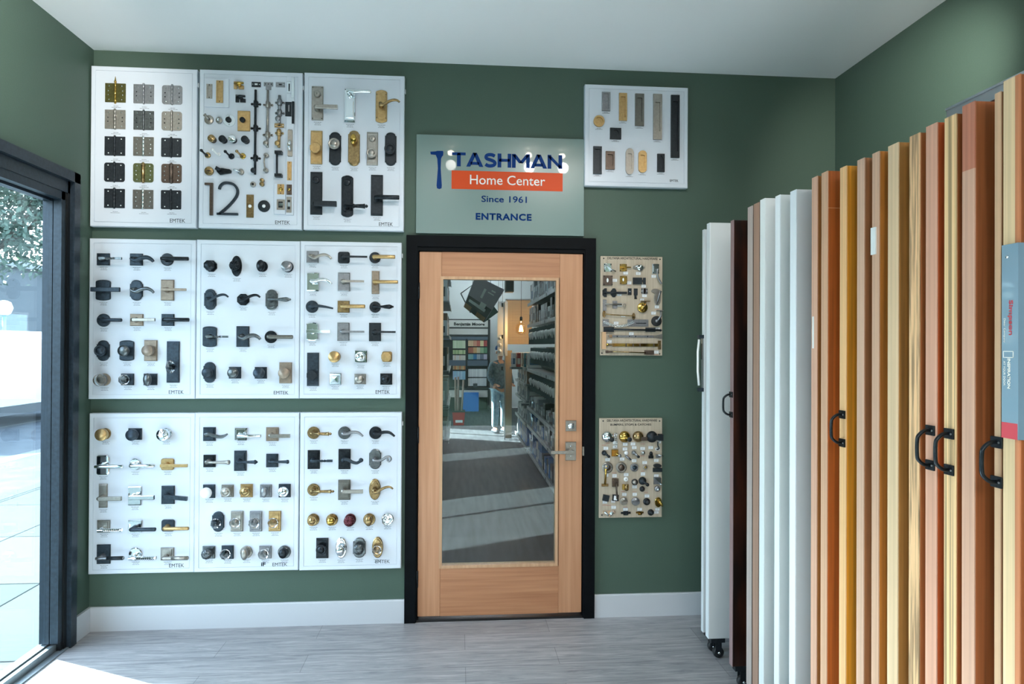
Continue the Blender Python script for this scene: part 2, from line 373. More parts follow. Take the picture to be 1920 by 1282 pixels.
MB().box((.4575, -.013, cz_-.025), (.4665, -.006, cz_+.025)).obj('strike_plate', M['nickel'], dr)

# ---- frosted glass sign over the door
a = on_y(781, 251.5, -.02); b = on_y(1094.8, 442.5, -.02)
sg = empty('hanging_sign', ((a.x+b.x)/2, 0, (a.z+b.z)/2), 'frosted pale green glass sign with blue and orange shop lettering above the door', 'sign'); sg.name = 'wall_sign'
sw, sh = (b.x-a.x)/2, (a.z-b.z)/2
frost = mat('frosted_green_glass', '#6b837f', .28, 0, spec=.4, coat=.35)
MB().box((-sw, -.020, -sh), (sw, -.008, sh), .001).obj('glass_panel', frost, sg)
blue = mat('royal_blue_vinyl', '#06336f', .5, spec=.1); orange = mat('orange_vinyl', '#cf4712', .45, spec=.2); wht = mat('white_vinyl', '#f5f3ee', .4)
for (px_, py_) in ((-sw+.03, sh-.03), (sw-.03, sh-.03), (-sw+.03, -sh+.05), (sw-.03, -sh+.05)):
    MB().lathe([(.006, 0), (.006, .009)], (px_, 0, py_), 12).obj('standoff', alu, sg)
def sgp(px, py):
    p = on_y(770+px/5.574, 240+py/5.574, -.021); return p.x-(a.x+b.x)/2, p.z-(a.z+b.z)/2
def sgtext(s, l, t, r, bt, m, bold, y=-.0213, space=1., name='lettering'):
    (lx, tz), (rx, bz) = sgp(l, t), sgp(r, bt); return text(s, (lx+rx)/2, (tz+bz)/2, rx-lx, tz-bz, y, m, sg, bold, .0006, space, name)
def strokes(word, l, t, r, bt, m, wts=.26):
    """heavy sans capitals drawn as broad strokes, filling the box"""
    G = dict(T=[[(0, .9), (1, .9)], [(.5, .95), (.5, 0)]], A=[[(.5, 1), (.10, 0)], [(.5, 1), (.90, 0)], [(.25, .24), (.75, .24)]], H=[[(.12, 1), (.12, 0)], [(.88, 1), (.88, 0)], [(.1, .52), (.9, .52)]],
        M=[[(.1, 1), (.1, 0)], [(.9, 1), (.9, 0)], [(.12, .94), (.5, .34)], [(.88, .94), (.5, .34)]], N=[[(.12, 1), (.12, 0)], [(.88, 1), (.88, 0)], [(.12, .9), (.88, .1)]],
        S=[[(.84, .80), (.66, .88), (.45, .90), (.24, .85), (.16, .72), (.24, .60), (.5, .52), (.76, .42), (.86, .29), (.76, .15), (.52, .09), (.3, .11), (.12, .2)]])
    wd = dict(T=.84, A=1.0, S=.80, H=.82, M=1.10, N=.90); gap = .06; tot = sum(wd[c] for c in word)+gap*(len(word)-1)
    (lx, tz), (rx, bz) = sgp(l, t), sgp(r, bt); h = tz-bz; k = (rx-lx)/tot; x = lx; mb = MB()
    for c in word:
        for st in G[c]:
            P0 = [(x+(p[0] if c != 'S' else p[0])*wd[c]*k, bz+p[1]*h) for p in st]
            if c == 'S': P0 = [(p.x, p.z) for p in smoothpath([(a_, 0, b_) for a_, b_ in P0], 3)]
            L_, R_ = [], []; n_ = len(P0)
            for i in range(n_):
                t0 = Vector(P0[min(i+1, n_-1)])-Vector(P0[max(i-1, 0)]); t0.normalize(); hor = abs(t0.y) < .25 and c != 'S'
                q = h*(.10 if hor else .12 if c == 'S' else .135)
                L_.append((P0[i][0]-t0.y*q, P0[i][1]+t0.x*q)); R_.append((P0[i][0]+t0.y*q, P0[i][1]-t0.x*q))
            if c in 'AMN' and abs(P0[0][0]-P0[-1][0]) > 1e-4 and abs(P0[0][1]-P0[-1][1]) > h*.2:      # slanted strokes end level
                hw2 = h*.145; L_ = [(p[0]-hw2, p[1]) for p in P0]; R_ = [(p[0]+hw2, p[1]) for p in P0]
            for i in range(n_-1):
                qd = [L_[i], L_[i+1], R_[i+1], R_[i]]; mb.add([(a_, -.0212, b_) for a_, b_ in qd]+[(a_, -.020, b_) for a_, b_ in qd], [(0, 1, 2, 3), (7, 6, 5, 4), (0, 4, 5, 1), (1, 5, 6, 2), (2, 6, 7, 3), (3, 7, 4, 0)])
        x += (wd[c]+gap)*k
    return mb.obj('lettering', m, sg)
strokes('TASHMAN', 432, 252, 1582, 428, blue)
(lx, tz), (rx, bz) = sgp(428, 442), sgp(1588, 662)
MB().box((lx, -.0212, bz), (rx, -.020, tz)).obj('orange_bar', orange, sg)
sgtext('Home Center', 620, 487, 1405, 606, wht, .004, -.0217)
sgtext('Since 1961', 740, 705, 1214, 783, blue, .012)
sgtext('ENTRANCE', 680, 886, 1263, 970, blue, .035, space=1.12)
hp = [(205, 247), (262, 243), (275, 238), (335, 238), (342, 250), (340, 285), (326, 300), (318, 320), (314, 420), (326, 600), (322, 628), (300, 638), (275, 628), (270, 600), (284, 420), (278, 320), (262, 280), (210, 275)]
MB().plate([sgp(x, y) for x, y in hp[::-1]], -.020, -.0212).obj('hammer_emblem', blue, sg)

# ================================================================ DISPLAY BOARDS
BOARDS = {}
def board(key, name, quad, crop, label, cat='display board', kind='white'):
    """quad: the four corners in the photo (tl, tr, bl, br); crop: origin and scale of the measuring grid"""
    yf = -.040 if kind == 'white' else -.018
    tl, tr, bl, br = [on_y(x, y, yf) for x, y in quad]
    l = (tl.x+bl.x)/2; r = (tr.x+br.x)/2; t = (tl.z+tr.z)/2; b = (bl.z+br.z)/2
    o = empty(name, ((l+r)/2, 0, (t+b)/2), label, cat, 'white framed hardware boards' if kind == 'white' else 'beige hardware boards')
    w2, h2 = (r-l)/2, (t-b)/2
    if kind == 'white':
        fr = .0225; mb = MB()
        # frame: four mitred members
        for (p, q) in (((-w2, -h2), (-w2, h2)), ((w2, h2), (w2, -h2)), ((-w2, h2), (w2, h2)), ((w2, -h2), (-w2, -h2))):
            pi = (p[0]-math.copysign(fr, p[0]), p[1]-math.copysign(fr, p[1])); qi = (q[0]-math.copysign(fr, q[0]), q[1]-math.copysign(fr, q[1]))
            e = .0035
            po = (p[0]-math.copysign(e, p[0]), p[1]-math.copysign(e, p[1])); qo = (q[0]-math.copysign(e, q[0]), q[1]-math.copysign(e, q[1]))
            vs = [(p[0], -.002, p[1]), (q[0], -.002, q[1]), (q[0], -.0365, q[1]), (p[0], -.0365, p[1]), (qo[0], -.040, qo[1]), (po[0], -.040, po[1]), (qi[0], -.040, qi[1]), (pi[0], -.040, pi[1]), (qi[0], -.036, qi[1]), (pi[0], -.036, pi[1])]
            mb.add(vs, [(0, 1, 2, 3), (3, 2, 4, 5), (5, 4, 6, 7), (7, 6, 8, 9)])
        mb.obj('frame', board_m, o)
        MB().box((-w2+fr+.002, -.0390, -h2+fr+.002), (w2-fr-.002, -.004, h2-fr-.002)).box((-w2+fr, -.0365, -h2+fr), (w2-fr, -.005, h2-fr)).obj('panel', board_m, o); ys = -.0390
    else:
        MB().box((-w2, -.018, -h2), (w2, -.001, h2), .0015).obj('panel', noisy(mat('beige_laminate_board', '#b5a794', .5), '#ada08d', '#bdb09c', (60, 60, 3), 1.5), o); ys = -.018
    BOARDS[key] = dict(o=o, ys=ys, crop=crop, c=o.location.copy(), w2=w2, h2=h2); return o
def bpt(key, cx, cy_, dy=0.):
    B = BOARDS[key]; ox, oy, s = B['crop']; p = on_y(ox+cx/s, oy+cy_/s, B['ys']+dy); return p
_UN = {}
def unit(key):       # metres per grid unit on the board face
    if key not in _UN:
        B = BOARDS[key]; ox, oy, s = B['crop']; a = bpt(key, 200, 500); b = bpt(key, 600, 500); c = bpt(key, 400, 300); d = bpt(key, 400, 700)
        _UN[key] = ((b-a).length/400+(d-c).length/400)/2
    return _UN[key]
board('H', 'display_board', [(170.3, 122.9), (369, 130), (168.5, 424), (368, 427)], (160, 110, 3.886), 'white framed board of fifteen door hinges, top left of the nine boards')
board('N', 'display_board', [(375, 130), (567.7, 136.2), (371.2, 426.6), (564.8, 430.4)], (365, 120, 4.005), 'white framed board with house number 12, bolts, latches and hooks')
board('T', 'display_board', [(571.4, 136), (758.9, 142.1), (568, 430), (756.5, 433.7)], (560, 130, 4.133), 'white framed board of long-plate entry handles, top row beside the glass sign')
board('L', 'display_board', [(166.1, 446.9), (366.4, 449.3), (166.6, 747.9), (365.9, 747.6)], (160, 440, 4.07), 'white framed handle board, middle row, left beside the window wall')
board('C', 'display_board', [(367.9, 449.3), (561.9, 451.8), (367.4, 747), (561, 747.5)], (360, 440, 4.071), 'white framed handle board in the centre of the nine boards')
board('R', 'display_board', [(563.5, 452.3), (752.9, 454.2), (561.5, 747), (751.5, 746.7)], (555, 445, 4.133), 'white framed handle board, middle row, right beside the black door frame')
board('X', 'display_board', [(166.1, 775.3), (364.4, 773.6), (166.1, 1077), (365, 1072.6)], (160, 765, 4.07), 'white framed handle board of modern levers, bottom left above the baseboard')
board('Y', 'display_board', [(364.9, 773.6), (560.2, 773.6), (364.9, 1072), (559.5, 1069.6)], (360, 765, 4.071), 'white framed handle board with many glass knobs, bottom row middle')
board('Z', 'display_board', [(563.5, 773), (753.9, 773), (560.3, 1069.4), (751.5, 1065.8)], (555, 765, 4.133), 'white framed handle board of ornate brass and pewter sets, bottom row right')
board('P', 'display_board', [(1097.4, 156.9), (1290.6, 165), (1095.7, 347.4), (1289.5, 353)], (1090, 150, 6.105), 'square white framed board of recessed sliding-door pulls, right of the sign')
board('D', 'display_board', [(1126.5, 479.8), (1243, 481.5), (1124.8, 665.7), (1241, 667)], (1115, 470, 6.107), 'beige board of latches and bolts, upper of the two right of the door', kind='beige')
board('E', 'display_board', [(1124.3, 783.5), (1242.4, 784), (1122.4, 970.7), (1240.3, 969.4)], (1115, 775, 6.107), 'beige board of bumpers, stops and catches, lower of the two right of the door', kind='beige')
WHERE = dict(H='on the hinge board', N='on the house-number board', T='on the long-plate board', L='on the middle left board', C='on the centre board',
    R='on the middle right board', X='on the bottom left board', Y='on the bottom middle board', Z='on the bottom right board', P='on the recessed-pull board', D='on the beige latch board', E='on the beige stop board')
GROUP = dict(H='hinges on the hinge board', N='accessories on the house number board', T='entry sets on the top right board', L='handles on the middle left board', C='handles on the centre board',
    R='handles on the middle right board', X='handles on the bottom left board', Y='handles on the bottom middle board', Z='handles on the bottom right board', P='recessed pulls on the square board', D='latches on the beige board', E='stops on the beige board')
emtek = {'H': (617, 727, 1180, 28), 'N': (605, 715, 1190, 28), 'T': (622, 730, 1200, 28), 'L': (638, 750, 1200, 28), 'C': (625, 735, 1205, 26), 'R': (617, 727, 1197, 28),
         'X': (640, 753, 1200, 28), 'Y': (615, 727, 1192, 26), 'Z': (615, 727, 1188, 26), 'P': (1012, 1112, 1152, 26)}
for k, (l, r, cy_, hh) in emtek.items():
    B = BOARDS[k]; p = bpt(k, (l+r)/2, cy_); u = unit(k)
    text('EMTEK', p.x-B['c'].x, p.z-B['c'].z, (r-l)*u, hh*u, B['ys']-.0004, ink, B['o'], .0, .0006)
B = BOARDS['Y']; p = bpt('Y', 545, 1190); text('iF', p.x-B['c'].x, p.z-B['c'].z, 34*unit('Y'), 30*unit('Y'), B['ys']-.0004, ink, B['o'], .03, .0006)
for k, s, l, r, cy_, hh in (('D', 'DELTANA ARCHITECTURAL HARDWARE', 146, 722, 88, 27), ('E', 'DELTANA ARCHITECTURAL HARDWARE', 140, 718, 80, 27), ('E', 'BUMPERS, STOPS & CATCHES', 178, 650, 129, 27)):
    B = BOARDS[k]; p = bpt(k, (l+r)/2, cy_); text(s, p.x-B['c'].x, p.z-B['c'].z, (r-l)*unit(k), hh*unit(k), B['ys']-.0004, ink, B['o'], .012, .0006)
for k, pts in (('D', ((104, 87), (748, 98), (83, 1172), (744, 1180))), ('E', ((97, 86), (744, 86), (83, 1162)))):
    for (x, y) in pts:
        B = BOARDS[k]; p = bpt(k, x, y); MB().lathe([(.0042, 0), (.0036, .002)], (p.x-B['c'].x, B['ys'], p.z-B['c'].z), 10).obj('screw', M['black'], B['o'])
for k, (x, y) in (('T', (825, 165)), ('R', (831, 140)), ('Z', (828, 120)), ('H', (822, 188)), ('N', (818, 175))):   # small clips on the board sides
    B = BOARDS[k]; p = bpt(k, x, y); MB().box((B['w2'], -.030, p.z-B['c'].z-.011), (B['w2']+.006, -.012, p.z-B['c'].z+.011)).obj('clip', base_m, B['o'])

def caption(key, cx, cy_, lines=(60, 44, 54), name='caption'):
    """a small printed caption under an item: short dark dashes, too small to read"""
    B = BOARDS[key]; p = bpt(key, cx, cy_); u = unit(key); mb = MB(); rr = random.Random(int(cx*7+cy_))
    for i, wd in enumerate(lines):
        x = -wd/2; z = -i*10*u
        while x < wd/2:
            l = min(rr.uniform(7, 20), wd/2-x); x1 = p.x-B['c'].x+x*u; z1 = p.z-B['c'].z+z
            mb.box((x1, B['ys']-.0004, z1-.0008), (x1+l*u, B['ys'], z1+.0008)); x += l+2.5
    return mb.obj(name, ink_soft, B['o'])
ink_soft = mat('grey_ink', '#333b42', .6)

# ---------------------------------------------------------------- outline and profile library
def arc(cx, cz, rx, rz, a0, a1, n=8): return [(cx+rx*math.cos(a0+(a1-a0)*i/n), cz+rz*math.sin(a0+(a1-a0)*i/n)) for i in range(n+1)]
def outline(kind, w_, h_):
    a, b = w_/2, h_/2
    if kind in ('sq', 'rect'): return [(-a, -b), (a, -b), (a, b), (-a, b)]
    if kind == 'rsq':
        r = min(a, b)*.38; o = []
        for (cx, cz, s) in ((a-r, -b+r, -PI/2), (a-r, b-r, 0), (-a+r, b-r, PI/2), (-a+r, -b+r, PI)): o += arc(cx, cz, r, r, s, s+PI/2, 5)
        return o
    if kind in ('round', 'oval'): return arc(0, 0, a, b, 0, 2*PI, 28)[:-1]
    if kind == 'oct': return arc(0, 0, a*1.05, b*1.05, PI/8, 2*PI+PI/8, 8)[:-1]
    if kind == 'bow': return arc(0, -b+.1*h_, a*1.0, .1*h_, PI, 2*PI, 8)+arc(0, b-.1*h_, a*1.0, .1*h_, 0, PI, 8)
    if kind == 'arch':      # round lobes top and bottom, stepped shoulders
        k = .62 if h_ < 2.2*w_ else .80; c = b*k; q = a*.84
        top = [(a, -c), (a, c), (q, c)]+arc(0, c+.0, q, b-c, .35, PI-.35, 8)+[(-q, c), (-a, c), (-a, -c), (-q, -c)]+arc(0, -c, q, b-c, PI+.35, 2*PI-.35, 8)+[(q, -c)]
        return top
    if kind == 'ogee':      # shallow pointed ends
        c = b*.88
        return [(a, -c), (a, c), (a*.8, c+.03*h_), (a*.45, b-.012*h_), (a*.2, b), (-a*.2, b), (-a*.45, b-.012*h_), (-a*.8, c+.03*h_), (-a, c), (-a, -c), (-a*.8, -c-.03*h_), (-a*.45, -b+.012*h_), (-a*.2, -b), (a*.2, -b), (a*.45, -b+.012*h_), (a*.8, -c-.03*h_)]
    raise KeyError(kind)
KNOB = dict(   # (radius, distance) relative to the knob's radius
 ball=[(.30, 0), (.26, .55), (.55, .75), (.88, 1.0), (1, 1.35), (.93, 1.75), (.62, 2.02), (.05, 2.12)],
 round=[(.32, 0), (.26, .55), (.40, .72), (.92, .92), (1, 1.12), (.92, 1.36), (.55, 1.56), (.05, 1.62)],
 drum=[(.32, 0), (.28, .55), (.55, .62), (.98, .68), (1, .74), (1, 1.36), (.97, 1.42), (.0, 1.42)],
 ring=[(.32, 0), (.26, .55), (.55, .74), (.96, .9), (1, 1.05), (.97, 1.2), (.84, 1.28), (.80, 1.20), (.62, 1.24), (.55, 1.36), (.2, 1.42), (.02, 1.43)],
 crystal=[(.30, 0), (.26, .5), (.5, .66), (.98, .95), (1, 1.2), (.72, 1.5), (.0, 1.56)],
 square=[(.32, 0), (.28, .55), (.9, .75), (1.2, .9), (1.22, 1.25), (1.1, 1.4), (.0, 1.44)],
 flat=[(.4, 0), (.36, .4), (.95, .5), (1, .56), (1, .9), (.95, .98), (0, 1.0)])
def sp(n, *pts): return smoothpath([(x, 0, z) for x, z in pts], n)
ARM = dict(    # x, z relative to the arm's length; radius profile; flatness; square section
 bar=([(0, 0, 0), (1, 0, 0)], [1, 1], .75, True),
 rod=([(0, 0, 0), (.02, 0, 0), (.97, 0, 0), (1, 0, 0)], [.85, 1, 1, .85], 1., False),
 thin=([(0, 0, 0), (.5, 0, 0), (1, 0, 0)], [.75, .6, .6], .8, True),
 wave=(sp(5, (-.1, .02), (.02, -.07), (.18, -.10), (.42, .02), (.68, .06), (.88, -.02), (1, -.14)), (.62, 1.35, 1.25, .85), .8, False),
 dip=(sp(5, (-.08, .02), (.1, .06), (.35, -.02), (.65, -.08), (.85, -.03), (1, .06)), (1.1, 1.3, 1.2, .55), .7, False),
 arc=(sp(5, (-.02, -.06), (.15, -.06), (.4, .10), (.65, .20), (.85, .20), (1, .10)), (1.1, 1.0, .9, .6), .8, False),
 lowarc=(sp(5, (-.02, 0), (.2, .0), (.45, .08), (.75, .06), (1, -.13)), (1.1, 1, .95, .6), .8, False),
 taper=(sp(5, (0, .02), (.3, .02), (.65, -.02), (1, -.09)), (1.1, .9, .7, .45), .8, False),
 scroll=(sp(5, (-.03, 0), (.2, -.02), (.45, .04), (.66, .18), (.84, .20), (.93, .07), (.82, -.05), (.74, .06), (.8, .1)), (1, .9, .8, .7), .9, False),
 curl=(sp(5, (-.02, .04), (.2, .06), (.5, -.09), (.72, -.14), (.88, -.06), (1, -.0), (.93, .06), (.87, .0)), (1.2, 1, .9, .8), .9, False),
 tear=([(0, 0, 0), (.3, 0, 0), (.42, 0, 0), (.6, 0, 0), (.78, 0, 0), (.9, 0, 0), (.93, 0, 0), (.96, 0, 0), (1, 0, 0)], [.7, .6, .7, 1.1, 1.35, .9, .5, .7, .3], 1., False),
 flare=([(0, 0, 0), (.3, 0, 0), (.8, 0, 0), (.86, 0, 0), (.9, 0, 0), (.97, 0, 0), (1, 0, 0)], [.8, .75, 1.05, 1.1, 1.45, 1.4, 1.0], 1., False),
 spear=([(0, 0, 0), (.35, 0, 0), (.38, 0, 0), (.45, 0, 0), (.8, 0, 0), (.86, 0, 0), (.92, 0, 0), (1, 0, 0)], [.7, .7, 1.1, .8, 1.05, 1.5, 1.1, .2], 1., False),
 ornate=([(0, 0, 0), (.3, 0, 0), (.32, 0, 0), (.38, 0, 0), (.4, 0, 0), (.8, 0, 0), (.82, 0, 0), (.86, 0, 0), (.88, 0, 0), (.93, 0, 0), (.97, 0, 0), (1, 0, 0)], [.7, .8, 1.2, 1.2, .9, 1.15, 1.3, 1.3, .6, .9, .7, .2], 1., False))
def arm_mesh(style, L, wd, back=0., y=-.05, tilt=0.):
    mb = MB()
    if style in ('twist', 'knurl'):
        n = 26; pts = [(-back+(L+back)*i/n, y, 0) for i in range(n+1)]
        if style == 'twist':
            vs = []; fs = []
            for i, p in enumerate(pts):
                t = i/n; an = (t-.3)/.4*PI*1.5 if .3 < t < .7 else (0 if t <= .3 else PI*1.5); q = wd*(.8 if .3 < t < .7 else 1)
                for j in range(4):
                    aa = an+PI/4+j*PI/2; vs.append((p[0], y+q*1.25*math.cos(aa), q*1.25*math.sin(aa)))
            for i in range(n):
                for j in range(4): fs.append((i*4+j, i*4+(j+1) % 4, (i+1)*4+(j+1) % 4, (i+1)*4+j))
            fs += [(3, 2, 1, 0), (n*4, n*4+1, n*4+2, n*4+3)]; mb.add(vs, fs)
        else: mb.tube(pts, [wd*(1.0 if (i < 7 or i > 24) else (1.12 if i % 2 else .9)) for i in range(n+1)], 12, smooth=False)
    else:
        path, rad, flat, sq = ARM[style]; path = [tuple(p) for p in path]; k = len(path)
        if isinstance(rad, tuple) and len(rad) != k: rad = [rad[min(int(i/(k-1)*(len(rad)-1)), len(rad)-2)]*(1-((i/(k-1)*(len(rad)-1)) % 1 if i < k-1 else 1))+rad[min(int(i/(k-1)*(len(rad)-1))+1, len(rad)-1)]*((i/(k-1)*(len(rad)-1)) % 1 if i < k-1 else 1) for i in range(k)]
        pts = [(p[0]*L, y, p[2]*L+tilt*p[0]*L) for p in path]
        if back: pts[0] = (-back, y, 0)
        mb.tube(pts, [r*wd for r in rad], 10, flat, sq)
    return mb
def plate_obj(shape, w_, h_, m, parent, y1=-.009, step=False, name='backplate', off=(0, 0)):
    o = outline(shape, w_, h_); mb = MB().plate(o, 0, y1, .003, 1-.006/max(w_, .03))
    p = mb.obj(name, m, parent, (off[0], 0, off[1]))
    if step: MB().plate(outline(shape, w_*.74, h_*.80), y1, y1-.004, .002, .92).obj('raised_field', m, p)
    return p
def root(key, name, cx, cy_, look, cat, whole=None):
    p = bpt(key, cx, cy_); lab = (look+' '+WHERE[key]) if whole is None else whole
    return empty(name, (p.x, BOARDS[key]['ys']-(.0012 if key in 'DE' else .0005), p.z), lab, cat, GROUP[key])
def neck(parent, m, proj, r=.011):
    return MB().lathe([(r*1.35, .006), (r*1.15, .014), (r, .02), (r, proj)], (0, 0, 0), 16).obj('neck', m, parent)
def lever(key, cx, cy_, plate, pm, arm, tip, am, wd, look, back=0, dz=0, grip=None, step=False, cyl=None, cap=True, plate_dz=0, tilt=0, turn=None, lines=None):
    """plate=(shape, w, h) in grid units around (cx, cy); arm centred dz grid units above"""
    u = unit(key); t = root(key, 'door_lever', cx, cy_, look, 'door handle')
    plate_obj(plate[0], plate[1]*u, plate[2]*u, M[pm], t, step=step)
    proj = .05; tp = bpt(key, tip, cy_-dz, -proj); L = tp.x-t.location.x
    a = arm_mesh(arm, L, wd, max(back-26, 0)*u, -proj, tilt).obj('lever_arm', M[am], t, (0, 0, dz*u))
    MB().lathe([(.0155, .006), (.0135, .014), (.0105, .022), (.0105, proj)], (0, 0, 0), 16).obj('neck', M[am], a)
    if grip: MB().tube([(L*.32, -proj, 0), (L*.97, -proj, 0)], wd*1.18, 14).obj('grip', M[grip], a)
    if cyl is not None:
        c = MB().lathe([(.018, .008), (.018, .018), (.0145, .021), (.006, .0215)], (0, 0, 0), 20).obj('lock_cylinder', M[am], t, (0, 0, cyl*u))
        MB().box((-.0012, -.023, -.005), (.0012, -.0205, .004)).obj('keyhole', M['rubber'], c)
    if turn is not None: MB().lathe([(.008, .008), (.007, .022)], (0, 0, 0), 12).box((-.008, -.026, -.003), (.008, -.02, .003)).obj('thumb_turn', M[am], t, (0, 0, turn*u))
    if plate[2] > 200:
        for sx_ in (-1, 1):
            for sz_ in (-1, 1): MB().lathe([(.0028, .008), (.0024, .0105)], (0, 0, 0), 8).obj('screw', M['dark'], t, (sx_*plate[1]*u*.4, 0, sz_*plate[2]*u*(.46 if plate[0] == 'rect' else .36)))
    if cap: caption(key, cx, cy_+plate[2]/2+14, lines or (60, 42, 50))
    return t
def knob(key, cx, cy_, plate, pm, kind, R, km, look, dz=0, sx=1., sz=1., step=False, seg=24, ferrule=None, cyl=None, cap=True, flutes=0, name='doorknob', capdy=14):
    u = unit(key); t = root(key, name, cx, cy_, look, 'door knob')
    if plate: plate_obj(plate[0], plate[1]*u, plate[2]*u, M[pm], t, step=step)
    r = R*u; mb = MB().lathe([(a*r, .006+b*r*1.0) for a, b in KNOB[kind]], (0, 0, 0), seg, sx, sz, smooth=seg > 8)
    if kind == 'crystal' or ferrule:
        k = MB().lathe([(a*r, .012+b*r*.95) for a, b in KNOB[kind][2:]], (0, 0, 0), seg, sx, sz, smooth=False).obj('knob', M[km], t, (0, 0, dz*u))
        MB().lathe([(r*.5, .006), (r*.42, .012), (r*.34, .018), (r*.34, .012+KNOB[kind][2][1]*r*.95), (r*.52, .014+KNOB[kind][2][1]*r*.95)], (0, 0, 0), 18).obj('ferrule', M[ferrule or pm], k)
    else:
        k = mb.obj('knob', M[km], t, (0, 0, dz*u))
    if flutes:
        f = MB()
        for j in range(flutes):
            an = 2*PI*j/flutes; pts = [(r*q*math.cos(an), -(.006+r*d), r*q*math.sin(an)) for q, d in ((.15, 1.62), (.5, 1.58), (.8, 1.46), (.97, 1.2))]
            f.tube(pts, [r*.03, r*.07, r*.1, r*.06], 6)
        f.obj('fluting', M[km], k)
    if cyl is not None:
        c = MB().lathe([(.018, .008), (.018, .018), (.0145, .021), (.006, .0215)], (0, 0, 0), 20).obj('lock_cylinder', M[pm], t, (0, 0, cyl*u))
        MB().box((-.0012, -.023, -.005), (.0012, -.0205, .004)).obj('keyhole', M['rubber'], c)
    if cap: caption(key, cx, cy_+(plate[2] if plate else 90)/2+capdy)
    return t

# ================================================================ HARDWARE, BOARD BY BOARD
# ---- hinges
HW, HH = 146, 141
def hinge(cx, cy_, shape, m, look, barrel='thin', pin=None, holes=8, bm=None):
    u = unit('H'); t = root('H', 'hinge', cx, cy_, look, 'hinge'); w_, h_ = HW*u, HH*u; a, b = w_/2, h_/2; g = .004
    r = {'sq': .0015, 'small': .006, 'rsq': .013}[shape]
    for sgn in (-1, 1):
        o = [(g, -b), (a-r, -b)]+arc(a-r, -b+r, r, r, -PI/2, 0, 5)+arc(a-r, b-r, r, r, 0, PI/2, 5)+[(g, b)]
        if sgn < 0: o = [(-x, z) for x, z in o][::-1]
        lf = MB().plate(o, 0, -.0026).obj('leaf', M[m], t)
        pts = [(.62, .72), (.70, .20), (.70, -.22), (.62, -.72)] if holes == 8 else [(.62, .74), (.62, -.74)]
        for i, (fx, fz) in enumerate(pts):
            if holes == 8 and i in (1, 2) and shape == 'small': fx += .08
            sc1 = M['dark'] if (holes == 8 and i in (1, 2) and m in ('pewter', 'grey', 'nickel')) else M['white' if holes == 4 else 'chrome']
            MB().lathe([(.0036, .0024), (.0028, .0038), (.001, .0042)], (sgn*a*fx, 0, b*fz), 10).obj('screw', sc1, lf)
    rb = {'thin': .0052, 'thick': .0095, 'wide': .007}[barrel]; mb = MB()
    segs = 5 if barrel != 'thick' else 1; z = -b*1.02; st = b*2.04/segs
    for i in range(segs): mb.lathe([(rb*.86, 0), (rb, .0015), (rb, st-.0015), (rb*.86, st)], (0, -.004, z+i*st), 14, axis='Z')
    if barrel == 'thick':
        for zz in (-b*.78, b*.7): mb.lathe([(rb*1.15, 0), (rb*1.15, .006)], (0, -.004, zz), 14, axis='Z')
    br = mb.obj('barrel', M[bm or m], t)
    e = b*1.02
    if pin: MB().lathe([(.004, 0), (.006, .003), (.0065, .008), (.004, .014), (.0015, .03), (.0006, .036)], (0, -.004, e), 12, axis='Z').lathe([(.005, -.006), (.006, 0)], (0, -.004, -e), 12, axis='Z').obj('finial', M[bm or m], br)
    else: MB().lathe([(.005, 0), (.005, .003), (.003, .005)], (0, -.004, e), 12, axis='Z').lathe([(.003, -.003), (.005, 0)], (0, -.004, -e), 12, axis='Z').obj('pin_cap', M[bm or m], br)
    caption('H', cx+4, cy_+95, (36, 66)); return t
hinge(221, 250, 'sq', 'french', 'olive brass square-cornered hinge with tall pointed finial', pin=1, bm='gold')
hinge(427, 258, 'sq', 'grey', 'light grey square-cornered hinge, top middle', holes=8)
hinge(634, 265, 'rsq', 'grey', 'light grey round-cornered hinge, top right')
hinge(219, 443, 'sq', 'nickel', 'warm grey square-cornered hinge with wide flat barrel', 'wide')
hinge(427, 450, 'sq', 'pewter', 'dark pewter square-cornered hinge, centre of second row')
hinge(631, 455, 'rsq', 'nickel', 'warm nickel round-cornered hinge, second row right')
hinge(217, 637, 'sq', 'black', 'plain black sharp-cornered hinge, third row left', holes=4)
hinge(425, 640, 'sq', 'greybrown', 'grey-brown hinge with shiny barrel, in the very middle', bm='chrome')
hinge(628, 648, 'small', 'black', 'black hinge with slightly eased corners, third row right', holes=4)
hinge(214, 828, 'rsq', 'black', 'black hinge with big rounded corners, fourth row', holes=4)
hinge(424, 832, 'rsq', 'olive', 'green-brass round-cornered spring hinge with fat barrel', 'thick', bm='antique')
hinge(629, 837, 'rsq', 'bronze', 'brown bronze round-cornered spring hinge with fat barrel', 'thick')
hinge(214, 1018, 'sq', 'black', 'black hinge at the bottom left corner', 'wide', holes=4)
hinge(422, 1025, 'sq', 'greybrown', 'polished grey-brown hinge in the bottom row', bm='chrome')
hinge(626, 1028, 'small', 'black', 'black hinge at bottom right above the lettering', holes=4)

